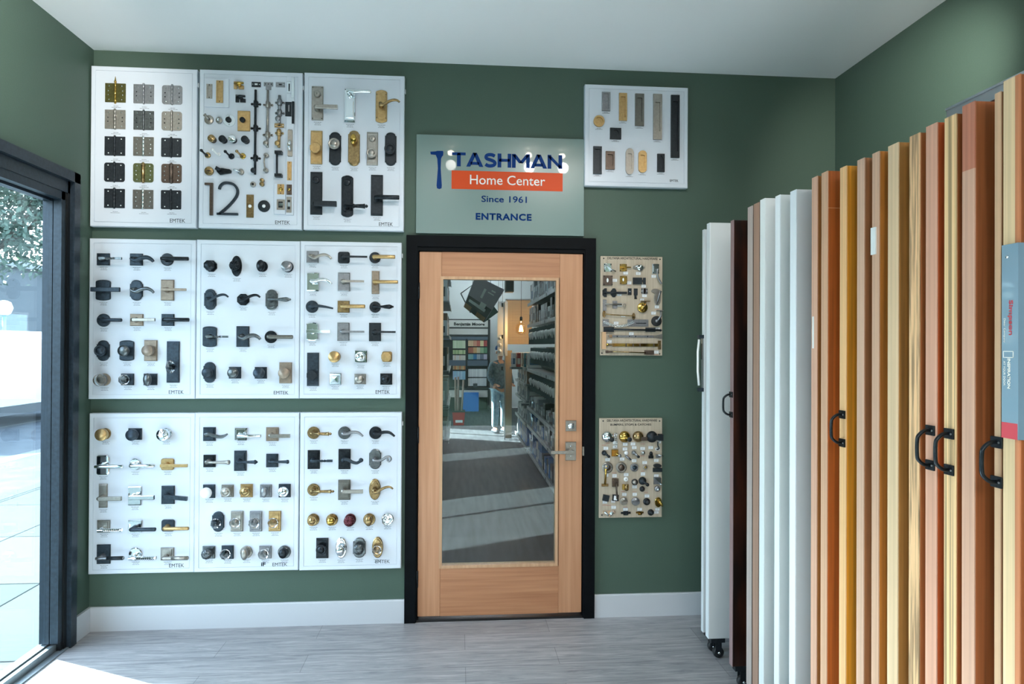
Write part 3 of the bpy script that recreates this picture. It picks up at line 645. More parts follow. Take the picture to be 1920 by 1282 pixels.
# ---- long-plate entry sets
K = 'T'
lever(K, 147, 265, ('rect', 88, 262), 'nickel', 'bar', 302, 'nickel', .0105, 'nickel long plate with lock cylinder and flat lever', dz=-48, cyl=68)
lever(K, 397, 282, ('rect', 82, 262), 'chrome', 'rod', 560, 'chrome', .0095, 'mirror-chrome long plate with straight lever at its top', dz=88, step=True, turn=62)
lever(K, 642, 290, ('ogee', 88, 255), 'brass', 'arc', 782, 'antique', .0085, 'satin brass pointed plate with curved upswept lever', dz=0, step=True)
knob(K, 140, 607, ('rect', 88, 258), 'brass', 'square', 36, 'brass', 'satin brass long plate with squarish knob', dz=-15, seg=8)
knob(K, 284, 617, ('arch', 90, 258), 'black', 'ring', 44, 'nickel', 'black lobed long plate with bright ringed knob', dz=25)
knob(K, 430, 614, ('arch', 90, 275), 'antique', 'round', 36, 'gold', 'pale brass scalloped long plate with upright egg knob', dz=60, sx=.68, sz=1.15)
knob(K, 572, 617, ('rect', 85, 258), 'nickel', 'ring', 40, 'nickel', 'nickel stepped plate with cylinder above a ringed knob', dz=-45, step=True, cyl=74)
knob(K, 714, 620, ('arch', 88, 260), 'black', 'ring', 44, 'black', 'all-black lobed long plate with black ringed knob', dz=-10)
lever(K, 138, 962, ('rect', 90, 330), 'black', 'bar', 293, 'black', .014, 'tall black plate with cylinder and flat black lever', dz=-93, cyl=100)
lever(K, 378, 985, ('ogee', 90, 325), 'dark', 'ornate', 537, 'dark', .0105, 'tall dark pointed plate with cylinder and ornate lever', dz=-87, cyl=105, step=True)
lever(K, 607, 977, ('rect', 92, 318), 'black', 'rod', 780, 'dark', .0125, 'tall black plate with thick round lever and thumb turn', dz=-28, turn=-45)

# ---- middle left board
K = 'L'
lever(K, 141, 188, ('sq', 95, 92), 'iron', 'twist', 278, 'pewter', .0065, 'dark square rose with twisted lever')
lever(K, 393, 190, ('sq', 95, 92), 'iron', 'wave', 520, 'iron', .009, 'dark square rose with thick wave lever')
lever(K, 628, 190, ('round', 98, 98), 'dark', 'rod', 788, 'dark', .0105, 'dark round rose with thick straight lever', back=46)
lever(K, 140, 423, ('bow', 110, 160), 'iron', 'bar', 262, 'iron', .0115, 'blue-black bowed plate crossed by a flat lever', back=80)
lever(K, 393, 424, ('arch', 95, 160), 'iron', 'wave', 523, 'pewter', .0075, 'dark lobed plate with slender wave lever')
lever(K, 630, 423, ('rect', 97, 162), 'taupe', 'bar', 770, 'taupe', .0065, 'light bronze upright rectangle plate with slim lever', back=45)
lever(K, 143, 652, ('round', 100, 100), 'iron', 'rod', 278, 'iron', .0095, 'dark round rose with straight round-ended lever', back=20)
lever(K, 395, 650, ('sq', 97, 92), 'taupe', 'bar', 532, 'nickel', .008, 'light bronze square rose with flat pale lever')
lever(K, 633, 650, ('sq', 95, 92), 'iron', 'rod', 792, 'dark', .0105, 'dark square rose with thick straight lever', back=25)
knob(K, 140, 884, ('arch', 95, 160), 'iron', 'ring', 43, 'iron', 'dark lobed plate with dark ringed knob')
knob(K, 320, 884, ('bow', 108, 160), 'iron', 'round', 44, 'pewter', 'dark bowed plate with dark domed knob')
knob(K, 502, 883, ('rect', 97, 162), 'taupe', 'drum', 43, 'taupe', 'light bronze upright plate with flat drum knob')
knob(K, 673, 970, ('rect', 95, 322), 'iron', 'crystal', 40, 'crystal', 'tall dark plate with clear crystal egg knob', dz=-38, sz=1.35, sx=.85, seg=10)
knob(K, 147, 1105, ('round', 96, 96), 'taupe', 'drum', 47, 'crystal', 'light bronze round rose with clear disc knob', ferrule='taupe')
knob(K, 325, 1103, ('sq', 95, 90), 'iron', 'crystal', 42, 'crystal', 'dark square rose with faceted clear crystal knob', seg=8)
knob(K, 500, 1103, ('sq', 100, 90), 'iron', 'round', 44, 'pewter', 'dark square rose with upright dark egg knob', sx=.7, sz=1.15)

# ---- centre board
K = 'C'
knob(K, 150, 240, ('oct', 86, 90), 'dark', 'round', 42, 'dark', 'dark octagonal rose with octagonal knob', seg=8)
knob(K, 342, 240, ('oval', 80, 160), 'dark', 'ring', 40, 'dark', 'dark tall oval plate with ornate carved knob', flutes=10, step=True)
knob(K, 540, 243, ('round', 80, 84), 'dark', 'round', 42, 'dark', 'dark round rose with upright oval knob', sx=.75, sz=1.1)
knob(K, 735, 246, ('round', 82, 86), 'dark', 'drum', 40, 'grey', 'dark round rose with bright silver drum knob')
lever(K, 142, 494, ('arch', 90, 160), 'iron', 'arc', 277, 'iron', .0075, 'dark lobed plate with lever curving up', step=True)
lever(K, 393, 495, ('oct', 94, 90), 'dark', 'arc', 520, 'dark', .008, 'dark octagonal rose with arched lever', step=True)
lever(K, 610, 497, ('arch', 92, 160), 'pewter', 'tear', 756, 'pewter', .0095, 'grey lobed plate with teardrop lever', step=True)
lever(K, 138, 778, ('bow', 105, 160), 'iron', 'twist', 275, 'pewter', .006, 'blue-black bowed plate with twisted lever')
lever(K, 390, 777, ('rect', 95, 160), 'iron', 'wave', 522, 'pewter', .0085, 'dark upright rectangle plate with wave lever')
lever(K, 605, 780, ('round', 96, 96), 'dark', 'rod', 770, 'greybrown', .0105, 'dark round rose with straight brownish lever', back=38)
knob(K, 137, 1050, ('arch', 92, 160), 'iron', 'round', 42, 'iron', 'dark lobed plate with domed knob, bottom left')
knob(K, 330, 1052, ('sq', 90, 90), 'iron', 'round', 42, 'pewter', 'dark square rose with domed dark knob')
knob(K, 527, 1053, ('sq', 90, 90), 'iron', 'drum', 42, 'iron', 'dark square rose with flat drum knob')
knob(K, 716, 1053, ('rect', 95, 162), 'taupe', 'drum', 42, 'taupe', 'light bronze upright plate with drum knob')

# ---- middle right board
K = 'R'
lever(K, 130, 152, ('sq', 92, 90), 'grey', 'wave', 275, 'nickel', .0065, 'brushed grey square rose with thin wave lever')
lever(K, 372, 157, ('rsq', 90, 90), 'black', 'thin', 552, 'black', .0085, 'black soft-square rose with long thin black lever')
lever(K, 613, 158, ('round', 88, 88), 'black', 'rod', 768, 'brass', .0105, 'black round rose with satin brass lever')
lever(K, 132, 345, ('rect', 92, 142), 'chrome', 'lowarc', 276, 'chrome', .0095, 'mirror-chrome rectangle plate with curved chrome lever')
lever(K, 373, 345, ('rect', 92, 143), 'grey', 'thin', 528, 'nickel', .0095, 'brushed grey rectangle plate with slim lever, second row')
lever(K, 617, 350, ('rect', 58, 180), 'taupe', 'rod', 790, 'brass', .0095, 'narrow bronze plate with satin brass rod lever')
lever(K, 126, 537, ('round', 96, 96), 'iron', 'taper', 288, 'iron', .0095, 'blue-black round rose with tapering lever')
lever(K, 370, 537, ('sq', 92, 92), 'antique', 'rod', 535, 'brass', .0105, 'satin brass square rose with brass rod lever')
lever(K, 614, 540, ('round', 88, 88), 'black', 'tear', 757, 'dark', .0095, 'black round rose with glossy teardrop lever')
lever(K, 128, 730, ('bow', 90, 142), 'chrome', 'bar', 265, 'chrome', .009, 'mirror-chrome bowed plate crossed by a flat lever', back=55)
lever(K, 368, 731, ('rect', 92, 142), 'grey', 'thin', 530, 'grey', .0085, 'brushed grey rectangle plate with slim lever, fourth row')
lever(K, 613, 733, ('rect', 92, 143), 'black', 'thin', 772, 'black', .0085, 'black rectangle plate with very thin black lever')
knob(K, 133, 1022, ('rect', 90, 258), 'iron', 'square', 34, 'black', 'tall black plate with black cushion knob', dz=-44, seg=8)
knob(K, 307, 924, ('round', 80, 84), 'bronze', 'drum', 44, 'brass', 'satin brass round drum knob')
knob(K, 503, 922, ('sq', 95, 92), 'chrome', 'ring', 38, 'chrome', 'mirror-chrome square rose with ringed chrome knob', capdy=22)
knob(K, 706, 924, ('rsq', 78, 82), 'brass', 'square', 35, 'brass', 'satin brass rounded-square knob', seg=8)
knob(K, 305, 1096, ('sq', 92, 90), 'chrome', 'square', 31, 'chrome', 'mirror-chrome square rose with square chrome knob', seg=4)
knob(K, 498, 1097, ('sq', 88, 80), 'nickel', 'round', 38, 'nickel', 'nickel square rose with pale ball knob, bottom row')
knob(K, 700, 1097, ('sq', 92, 88), 'dark', 'ring', 38, 'dark', 'near-black square rose with dark ringed knob')

# ---- bottom left board
K = 'X'
knob(K, 155, 195, ('round', 84, 88), 'antique', 'drum', 46, 'brass', 'satin brass round rose with drum knob')
knob(K, 383, 197, ('sq', 100, 90), 'iron', 'drum', 44, 'iron', 'blue-black square rose with flat drum knob')
knob(K, 618, 195, ('round', 90, 90), 'chrome', 'drum', 46, 'chrome', 'mirror-chrome knob with ridged rim', flutes=6)
lever(K, 138, 433, ('rsq', 95, 150), 'chrome', 'rod', 292, 'chrome', .0095, 'tall soft-cornered chrome plate crossed by chrome rod', back=52)
lever(K, 383, 428, ('round', 90, 88), 'chrome', 'rod', 530, 'chrome', .0105, 'chrome round rose with chrome rod lever', back=28)
lever(K, 630, 427, ('rsq', 98, 90), 'brass', 'bar', 780, 'brass', .008, 'satin brass soft-square rose with brass bar lever', back=52)
lever(K, 139, 667, ('rect', 62, 185), 'nickel', 'bar', 275, 'nickel', .0105, 'narrow nickel plate with flat nickel lever', dz=-8, back=24)
lever(K, 380, 667, ('rect', 98, 145), 'chrome', 'bar', 525, 'chrome', .0105, 'chrome rectangle plate with flat chrome lever', back=35)
lever(K, 634, 660, ('rect', 98, 142), 'iron', 'bar', 778, 'iron', .0105, 'blue-black rectangle plate with flat drooping lever', tilt=-.1)
lever(K, 143, 900, ('sq', 95, 95), 'nickel', 'knurl', 280, 'chrome', .0085, 'chrome square rose with knurled beaded lever', back=35, step=True, dz=-12)
lever(K, 383, 900, ('sq', 102, 95), 'chrome', 'rod', 537, 'iron', .0105, 'chrome square rose with dark round grip lever', dz=-8)
lever(K, 634, 893, ('rsq', 98, 92), 'iron', 'rod', 790, 'brass', .0098, 'dark soft-square rose with pale brass rod lever', dz=-8)
lever(K, 143, 1112, ('rect', 100, 148), 'iron', 'rod', 295, 'grey', .0085, 'dark rectangle plate with two-tone rod lever', back=50, grip='black', dz=-12)
lever(K, 385, 1110, ('round', 100, 98), 'chrome', 'knurl', 540, 'chrome', .0095, 'chrome round rose with diamond-cut rod lever', back=42, dz=-14)
lever(K, 628, 1110, ('sq', 98, 98), 'nickel', 'rod', 788, 'nickel', .009, 'nickel square rose with nickel rod lever', back=40, grip='nickel', dz=-14, step=True)

# ---- bottom middle board
K = 'Y'
lever(K, 135, 197, ('sq', 92, 106), 'iron', 'dip', 272, 'pewter', .0075, 'dark stepped square rose with flat wave lever', step=True)
lever(K, 374, 197, ('sq', 92, 97), 'chrome', 'rod', 527, 'chrome', .010, 'bright chrome stepped rose with straight rod lever', step=True, dz=-6)
lever(K, 615, 197, ('sq', 93, 106), 'taupe', 'bar', 748, 'nickel', .0095, 'light bronze stepped rose with flat pale lever', step=True, dz=-6)
lever(K, 136, 402, ('sq', 90, 95), 'dark', 'flare', 290, 'nickel', .0088, 'dark-edged stepped rose with flared nickel lever', step=True)
lever(K, 371, 400, ('rect', 92, 156), 'iron', 'spear', 503, 'iron', .0085, 'dark upright stepped plate with spear-tipped lever', step=True)
lever(K, 614, 398, ('sq', 90, 104), 'iron', 'flare', 740, 'iron', .0075, 'dark stepped square rose with dark flared lever', step=True)
knob(K, 133, 633, ('sq', 90, 103), 'iron', 'ball', 43, 'white', 'dark square rose with white porcelain ball knob')
knob(K, 274, 630, ('sq', 90, 95), 'nickel', 'ring', 38, 'nickel', 'nickel square rose with ringed nickel knob', step=True)
knob(K, 419, 628, ('sq', 92, 102), 'brass', 'ring', 40, 'antique', 'brass square rose with ringed brass knob', step=True)
knob(K, 566, 630, ('sq', 88, 98), 'grey', 'round', 40, 'grey', 'grey square rose with upright egg knob', step=True, sx=.68, sz=1.05)
knob(K, 709, 628, ('sq', 90, 103), 'iron', 'ring', 40, 'chrome', 'dark square rose with mirror-chrome round knob')
knob(K, 202, 864, ('arch', 90, 155), 'iron', 'crystal', 40, 'crystal', 'dark lobed plate with faceted crystal knob', seg=8)
knob(K, 346, 861, ('rect', 92, 156), 'nickel', 'crystal', 40, 'crystal', 'nickel stepped plate with smooth round crystal knob', step=True, seg=20)
knob(K, 490, 861, ('rect', 92, 156), 'grey', 'crystal', 42, 'crystal', 'grey stepped plate with eight-sided crystal knob', step=True, seg=8)
knob(K, 634, 860, ('rect', 92, 156), 'brass', 'crystal', 40, 'crystal', 'brass stepped plate with faceted crystal knob', step=True, seg=10)
knob(K, 131, 1098, ('sq', 92, 95), 'pewter', 'round', 40, 'pewter', 'pewter square rose with fluted melon knob', step=True, flutes=12)
knob(K, 274, 1097, ('sq', 90, 103), 'iron', 'crystal', 40, 'crystal', 'dark square rose with round crystal knob', seg=18)
knob(K, 417, 1096, ('round', 92, 94), 'nickel', 'round', 42, 'nickel', 'nickel round rose with upright nickel egg knob', sx=.62, sz=1.1, step=True)
knob(K, 561, 1097, ('sq', 92, 97), 'grey', 'crystal', 40, 'crystal', 'grey stepped square rose with fluted crystal knob', step=True, seg=12)
knob(K, 706, 1095, ('round', 98, 98), 'pewter', 'round', 38, 'dark', 'pewter ringed round rose with dark egg knob', step=True, sx=.85)

# ---- bottom right board
K = 'Z'
lever(K, 138, 190, ('round', 96, 96), 'antique', 'ornate', 277, 'antique', .0085, 'antique brass rope-edged rose with ornate lever', step=True)
lever(K, 377, 190, ('round', 98, 98), 'pewter', 'lowarc', 520, 'grey', .0085, 'pewter ribbon-edged round rose with curved lever', step=True)
lever(K, 617, 190, ('round', 98, 98), 'dark', 'lowarc', 765, 'dark', .0088, 'near-black round rose with downward curving lever', step=True)
lever(K, 139, 397, ('rect', 92, 146), 'dark', 'twist', 283, 'iron', .0068, 'dark studded rectangle plate with twisted lever', step=True)
lever(K, 377, 393, ('rect', 92, 156), 'dark', 'curl', 512, 'iron', .0085, 'dark stepped rectangle plate with curled scroll lever', step=True)
lever(K, 614, 393, ('arch', 92, 156), 'pewter', 'scroll', 745, 'grey', .0075, 'pewter lobed plate with spiral scroll lever')
lever(K, 138, 631, ('round', 96, 96), 'antique', 'ornate', 297, 'antique', .0078, 'antique brass round rose with reeded lever', step=True)
lever(K, 375, 631, ('rect', 93, 156), 'greybrown', 'bar', 520, 'nickel', .0095, 'brushed pewter stepped plate with flat nickel lever', step=True)
lever(K, 612, 627, ('oval', 90, 165), 'antique', 'arc', 752, 'antique', .0075, 'antique brass tall oval plate with swan lever', step=True)
knob(K, 136, 862, ('round', 92, 94), 'antique', 'ring', 38, 'antique', 'dull antique brass ringed round knob', step=True)
knob(K, 281, 862, ('round', 90, 92), 'antique', 'ball', 34, 'gold', 'shiny polished brass ball knob', step=True)
knob(K, 421, 862, ('round', 88, 94), 'wine', 'round', 42, 'wine', 'wine-red ornate flowered knob', flutes=14)
knob(K, 569, 860, ('round', 94, 94), 'antique', 'round', 38, 'antique', 'antique brass ringed rose with egg knob', sx=.78, sz=1.1, step=True)
knob(K, 711, 856, ('round', 92, 90), 'chrome', 'crystal', 40, 'crystal', 'chrome round rose with faceted crystal knob', seg=8)
knob(K, 205, 1082, ('rect', 92, 156), 'dark', 'ring', 40, 'dark', 'dark rectangle plate with dark ringed knob', step=True)
knob(K, 351, 1080, ('oval', 84, 165), 'chrome', 'round', 40, 'chrome', 'bright chrome tall oval plate with egg knob', sx=.85, sz=1.05, step=True, dz=-8)
knob(K, 492, 1078, ('arch', 96, 156), 'pewter', 'round', 42, 'pewter', 'pewter lobed plate with ornate flowered knob', flutes=14)
knob(K, 633, 1076, ('oval', 86, 165), 'antique', 'crystal', 38, 'crystal', 'brass tall oval plate with crystal knob', seg=8, step=True, dz=-8)

# ---- recessed pulls on the square board
def pocket(key, cx, cy_, shape, w_, h_, m, look, inner=.58, ih=None, ishape=None, cap=True, iw=None, thick=.004, name='recessed_pull', inm=None):
    u = unit(key); t = root(key, name, cx, cy_, look, 'sliding door pull')
    n = 40
    def resample(o):
        ln = [0]; o = o+[o[0]]
        for p, q in zip(o, o[1:]): ln.append(ln[-1]+math.hypot(q[0]-p[0], q[1]-p[1]))
        out = []
        for i in range(n):
            d = ln[-1]*i/n; k = max(j for j in range(len(ln)-1) if ln[j] <= d+1e-9); f = (d-ln[k])/max(ln[k+1]-ln[k], 1e-9); p, q = o[k], o[k+1]
            out.append((p[0]+(q[0]-p[0])*f, p[1]+(q[1]-p[1])*f))
        return out
    def radial(sh, a, b, angs):       # outline point in each direction, so inner and outer match up
        o = outline(sh, a, b); o = o+[o[0]]; out = []
        for an in angs:
            dx_, dz_ = math.cos(an), math.sin(an); best = 0
            for p, q in zip(o, o[1:]):
                ex, ez = q[0]-p[0], q[1]-p[1]; det = ex*dz_-ez*dx_
                if abs(det) < 1e-12: continue
                tt = (ex*p[1]-ez*p[0])/det; ss = (dx_*p[1]-dz_*p[0])/det
                if tt > 0 and -1e-6 <= ss <= 1+1e-6: best = max(best, tt)
            out.append((dx_*best, dz_*best))
        return out
    a, b = w_*u, h_*u; ia = a*(iw or inner); ib = b*(ih or inner)
    ca = math.atan2(b, a); ci = math.atan2(ib, ia)
    angs = sorted(set([2*PI*i/44 for i in range(44)]+[ca, PI-ca, PI+ca, 2*PI-ca, ci, PI-ci, PI+ci, 2*PI-ci]+[PI/2+s*math.atan(a*.45/b*j/4) for s in (-1, 1) for j in range(5)]+[3*PI/2+s*math.atan(a*.45/b*j/4) for s in (-1, 1) for j in range(5)]))
    po = radial(shape, a, b, angs); pi = radial(ishape or shape, ia, ib, angs)
    d = min(BOARDS[key]['ys']*-.0+.012, .012)
    mb = MB().recess(po, pi, .0, -thick-.006, d*.75); mb.obj('face_plate', M[m], t)
    cup = MB().plate([(x*.985, z*.985) for x, z in pi], -.0009, -.0018).obj('finger_cup', M[inm or m], t)
    if cap: caption(key, cx, cy_+h_/2+14, (46, 84))
    return t
K = 'P'
pocket(K, 281, 250, 'rect', 95, 212, 'grey', 'short bright silver rectangular pull, top left', .6, .82)
pocket(K, 474, 312, 'rect', 90, 312, 'brass', 'satin brass rectangular pull in the top row', .55, .74)
pocket(K, 663, 345, 'rect', 102, 365, 'greybrown', 'dark grey rectangular pull in the top row', .55, .74)
pocket(K, 869, 425, 'rect', 100, 518, 'nickel', 'long warm nickel rectangular pull', .55, .64)
pocket(K, 1070, 535, 'rect', 100, 715, 'black', 'longest black rectangular pull at the right', .6, .8)
pocket(K, 200, 475, 'round', 126, 130, 'brass', 'round satin brass cup pull', .7)
pocket(K, 389, 617, 'sq', 127, 127, 'black', 'square black pull with round cup', .64, ishape='round')
pocket(K, 182, 920, 'rect', 98, 310, 'black', 'black rectangular pull, bottom left', .66, .8)
pocket(K, 327, 923, 'rect', 103, 205, 'bronze', 'short brown bronze rectangular pull', .64, .66, ishape='rsq')
pocket(K, 550, 935, 'arch', 92, 295, 'nickel', 'bright nickel lobed pull, bottom row', .5, .6, ishape='rsq')
pocket(K, 697, 937, 'arch', 95, 250, 'brass', 'satin brass lobed pull, bottom row', .5, .6, ishape='rsq')
pocket(K, 907, 952, 'rect', 85, 205, 'black', 'small black pull with oval cup, bottom right', .7, .78, ishape='oval')

# ---------------------------------------------------------------- freely composed small items
def item(key, cx, cy_, name, cat, look, parts):
    """parts: (name, finish, [shapes]) in grid units around (cx, cy), x right, z up; d = metres out from the board. A tuple (name, finish, shapes, subparts) nests one level."""
    u = unit(key); t = root(key, name, cx, cy_, look, cat)
    def build(parent, pn, m, shapes, subs=()):
        mb = MB()
        for s in shapes:
            k = s[0]
            if k == 'box': _, x0, z0, x1, z1, d0, d1 = s; mb.box((x0*u, -d0, z0*u), (x1*u, -d1, z1*u))
            elif k == 'disc': _, x, z, r, d0, d1 = s; mb.lathe([(r*u, d0), (r*u, d1-.001), (r*u*.92, d1)], (x*u, 0, z*u), 18)
            elif k == 'dome': _, x, z, r, d0, d1 = s; mb.lathe([(r*u*math.cos(a*PI/12), d0+(d1-d0)*math.sin(a*PI/12)) for a in range(6)]+[(r*u*.03, d1)], (x*u, 0, z*u), 18)
            elif k == 'ring': _, x, z, r, rr_, d = s; mb.tube([(x*u+r*u*math.cos(a*PI/9), -d, z*u+r*u*math.sin(a*PI/9)) for a in range(19)], rr_*u, 8)
            elif k == 'tube':
                _, pts, r = s[:3]; q3 = [(x*u, -d, z*u) for x, z, d in pts]; one = not isinstance(r, list) or len(r) == 1
                if len(s) > 3: q3 = smoothpath(q3, 5); r = r[0] if isinstance(r, list) else r; one = True
                if isinstance(r, list) and len(r) == 1: r = r[0]
                mb.tube(q3, r*u if one else [q*u for q in r], 10)
            elif k == 'plate': _, sh_, w_, h_, d0, d1, x, z = s; mb.plate([(x*u+p, z*u+q) for p, q in outline(sh_, w_*u, h_*u)], -d0, -d1, .0015, .94)
            elif k == 'poly': _, pts, d0, d1 = s; mb.plate([(x*u, z*u) for x, z in pts], -d0, -d1)
        o = mb.obj(pn, M[m] if isinstance(m, str) else m, parent)
        for q in subs: build(o, *q)
        return o
    for q in parts: build(t, *q)
    return t
# ---- accessory board
K = 'N'; u = unit(K); B = BOARDS[K]
def carrier(x0, z0, x1, z1):
    p = bpt(K, x0, z1); q = bpt(K, x1, z0); MB().box((p.x-B['c'].x, B['ys']-.012, p.z-B['c'].z), (q.x-B['c'].x, B['ys'], q.z-B['c'].z), .001).obj('mounting_block', board_m, B['o'])
carrier(82, 118, 262, 325); carrier(688, 102, 752, 1135); carrier(600, 905, 686, 1128)
d = .012
def pull_in(cx, cy_, w_, h_, m, look, base=d, n='recessed_pull'):
    return item(K, cx, cy_, n, 'sliding door pull', look, [('face_plate', m, [('box', -w_/2, -h_/2, w_/2, -h_*.36, base, base+.004), ('box', -w_/2, h_*.36, w_/2, h_/2, base, base+.004), ('box', -w_/2, -h_*.36, -w_*.27, h_*.36, base, base+.004), ('box', w_*.27, -h_*.36, w_/2, h_*.36, base, base+.004)]),
        ('finger_cup', m, [('box', -w_*.3, -h_*.37, w_*.3, h_*.37, base, base+.0012)]), ('screw', 'dark', [('disc', 0, h_*.44, 4, base, base+.005)]), ('screw', 'dark', [('disc', 0, -h_*.44, 4, base, base+.005)])])
pull_in(118, 212, 42, 108, 'nickel', 'short nickel pocket pull with slide, top left block')
pull_in(195, 215, 50, 168, 'brass', 'satin brass long pocket pull, top left block')
def casement(cx, cy_, m, look, m2):
    item(K, cx, cy_, 'window_latch', 'latch', look, [('catch_plate', m, [('box', -38, -28, -12, 28, 0, .006), ('box', -4, -28, 36, -2, 0, .006)]), ('turn_handle', m2, [('tube', [(-30, 8, .014), (0, 10, .02), (40, 12, .018)], [7, 12, 8]), ('disc', 4, 2, 14, .004, .016)])])
casement(335, 163, 'brass', 'brass casement latch with turn handle, top row', 'gold'); casement(348, 262, 'black', 'black casement latch below the brass one', 'dark')
def strike(cx, cy_, w_, h_, m, look, base=0., hole='rubber'):
    item(K, cx, cy_, 'strike_plate', 'strike plate', look, [('face_plate', m, [('box', -w_/2, -h_/2, w_/2, h_/2, base, base+.003)]), ('slot', hole, [('box', -w_*.16, -h_*.12, w_*.16, h_*.2, base, base+.0035)])] + [('screw', 'chrome', [('disc', sx_*w_*.36, 0, 4, base, base+.004)]) for sx_ in (-1, 1)])
strike(463, 155, 68, 38, 'black', 'small black strike plate above the long black bolt', hole='white')
strike(645, 157, 68, 36, 'grey', 'small pale nickel strike plate, top row')
strike(636, 463, 70, 30, 'antique', 'small brass strike plate below short nickel bolt')
def surface_bolt(cx, z0, z1, guides, m, look, r=9, mk=None, w2=30):
    cy_ = (z0+z1)/2; L = (z1-z0)/2
    item(K, cx, cy_, 'surface_bolt', 'bolt', look, [('rod', m, [('tube', [(0, L, .011), (0, -L, .011)], r)])] +
        [('guide', m, [('plate', 'rsq', w2*1.2, 46, 0, .006, 0, cy_-g), ('tube', [(0, cy_-g-22, .011), (0, cy_-g+22, .011)], r*1.6), ('disc', -w2, cy_-g, 9, 0, .004), ('disc', w2, cy_-g, 9, 0, .004), ('box', -w2, cy_-g-6, w2, cy_-g+6, 0, .004)]) for g in guides] +
        [('slide_knob', mk or m, [('disc', -2, -L+26, 11, .012, .026), ('dome', -6, -L+26, 21, .026, .036)])])
surface_bolt(460, 195, 838, (300, 485, 712), 'black', 'very long black surface bolt with three guides')
surface_bolt(552, 200, 635, (308, 537), 'nickel', 'long nickel surface bolt with two guides')
surface_bolt(641, 240, 450, (292, 372), 'grey', 'short nickel surface bolt, top right', r=11, w2=28)
surface_bolt(637, 490, 632, (520,), 'brass', 'short brass surface bolt', r=11, w2=24)
item(K, 555, 163, 'bolt_strike', 'strike plate', 'tee-shaped nickel strike above the nickel bolt', [('face_plate', 'grey', [('box', -34, -4, 34, 24, 0, .004), ('box', -20, -32, 20, -4, 0, .004)])]+[('screw', 'dark', [('disc', x_, 10, 4, 0, .005)]) for x_ in (-22, 0, 22)])
item(K, 716, 182, 'edge_pull', 'sliding door pull', 'chrome edge pull on the white block, top right', [('face_plate', 'chrome', [('box', -16, -42, 12, 42, d, d+.003), ('box', 14, -78, 34, 78, d-.01, d+.0015)]), ('slide', 'dark', [('box', -5, -30, 4, 26, d, d+.005)])])
item(K, 716, 345, 'edge_pull', 'sliding door pull', 'dark edge pull on the white block, below chrome one', [('face_plate', 'dark', [('box', -30, -56, 16, 54, d, d+.003), ('box', 18, -110, 36, 60, d-.01, d+.0015)]), ('slide', 'grey', [('box', -8, -20, 2, 30, d, d+.005)])])
item(K, 722, 600, 'friction_catch', 'catch', 'tall nickel window fastener on the side block', [('body', 'nickel', [('plate', 'rsq', 36, 206, d, d+.006, 0, 0)]), ('lever', 'chrome', [('tube', [(0, -60, d+.012), (-2, -10, d+.018), (0, 20, d+.012)], [9, 14, 8])])])
pull_in(717, 808, 32, 142, 'brass', 'narrow brass flush bolt on the side block', n='flush_bolt')
for (x_, z_, w_, h_, m, look) in ((652, 945, 50, 76, 'brass', 'brass ball catch plate with domed roller'), (715, 948, 38, 78, 'bronze', 'bronze ball catch plate on side block')):
    item(K, x_, z_, 'ball_catch', 'catch', look, [('face_plate', m, [('box', -w_/2, -h_/2, w_/2, h_/2, d, d+.004)]), ('roller', 'gold', [('dome', 0, 0, w_*.34, d+.003, d+.012)]), ('screw', 'dark', [('disc', 0, h_*.4, 4, d, d+.005)]), ('screw', 'dark', [('disc', 0, -h_*.4, 4, d, d+.005)])])
for (x_, z_, w_, h_, look) in ((652, 1060, 60, 78, 'nickel roller catch with open black frame'), (713, 1060, 38, 120, 'tall narrow nickel strike with two holes')):
    item(K, x_, z_, 'roller_catch', 'catch', look, [('face_plate', 'nickel', [('box', -w_/2, -h_/2, w_/2, h_/2, d, d+.003)]), ('opening', 'rubber', [('box', -w_*.3, -h_*.3, w_*.25, h_*.3, d, d+.0035)]), ('roller', 'chrome', [('box', -w_*.2, -h_*.14, w_*.3, h_*.14, d, d+.008)])])
item(K, 110, 420, 'thumb_turn', 'thumb turn', 'nickel round thumb turn with crescent grip', [('rose', 'nickel', [('disc', 0, 0, 34, 0, .007)]), ('grip', 'nickel', [('tube', [(4, -2, .012), (-10, 14, .02), (-24, 30, .026)], [10, 9, 13])])])
item(K, 186, 425, 'thumb_turn', 'thumb turn', 'small nickel round thumb turn', [('rose', 'nickel', [('disc', 0, 0, 24, 0, .010)]), ('grip', 'chrome', [('dome', -3, 2, 13, .010, .024)])])
item(K, 262, 426, 'rosette_lock', 'lock rose', 'round glassy white rose with dark centre', [('rose', 'clearp', [('disc', 0, 0, 45, 0, .005)]), ('cylinder', 'dark', [('disc', -2, 2, 21, .005, .018)]), ('screw', 'dark', [('disc', 0, 32, 3, .004, .007)]), ('screw', 'dark', [('disc', 0, -32, 3, .004, .007)])])
item(K, 372, 430, 'rosette_lock', 'lock rose', 'satin brass rectangular rose with dark centre', [('rose', 'brass', [('plate', 'rect', 92, 152, 0, .008, 0, 0)]), ('cylinder', 'dark', [('disc', -6, 4, 20, .008, .022)])])
for (x_, z_, m, m2, look) in ((140, 570, 'antique', 'bronze', 'satin brass round cabinet knob, flat top'), (221, 574, 'dark', 'black', 'black round cabinet knob beside the brass one'), (294, 572, 'chrome', 'dark', 'chrome round cabinet knob'), (388, 577, 'black', 'black', 'black cylinder wall bumper on a long neck')):
    item(K, x_, z_, 'wall_bumper', 'bumper', look, [('base', m2, [('disc', 2, -2, 24, 0, .008), ('disc', 0, 0, 15, .008, .022)]), ('cap', m, [('disc', 0, 0, 27, .022, .032)])])
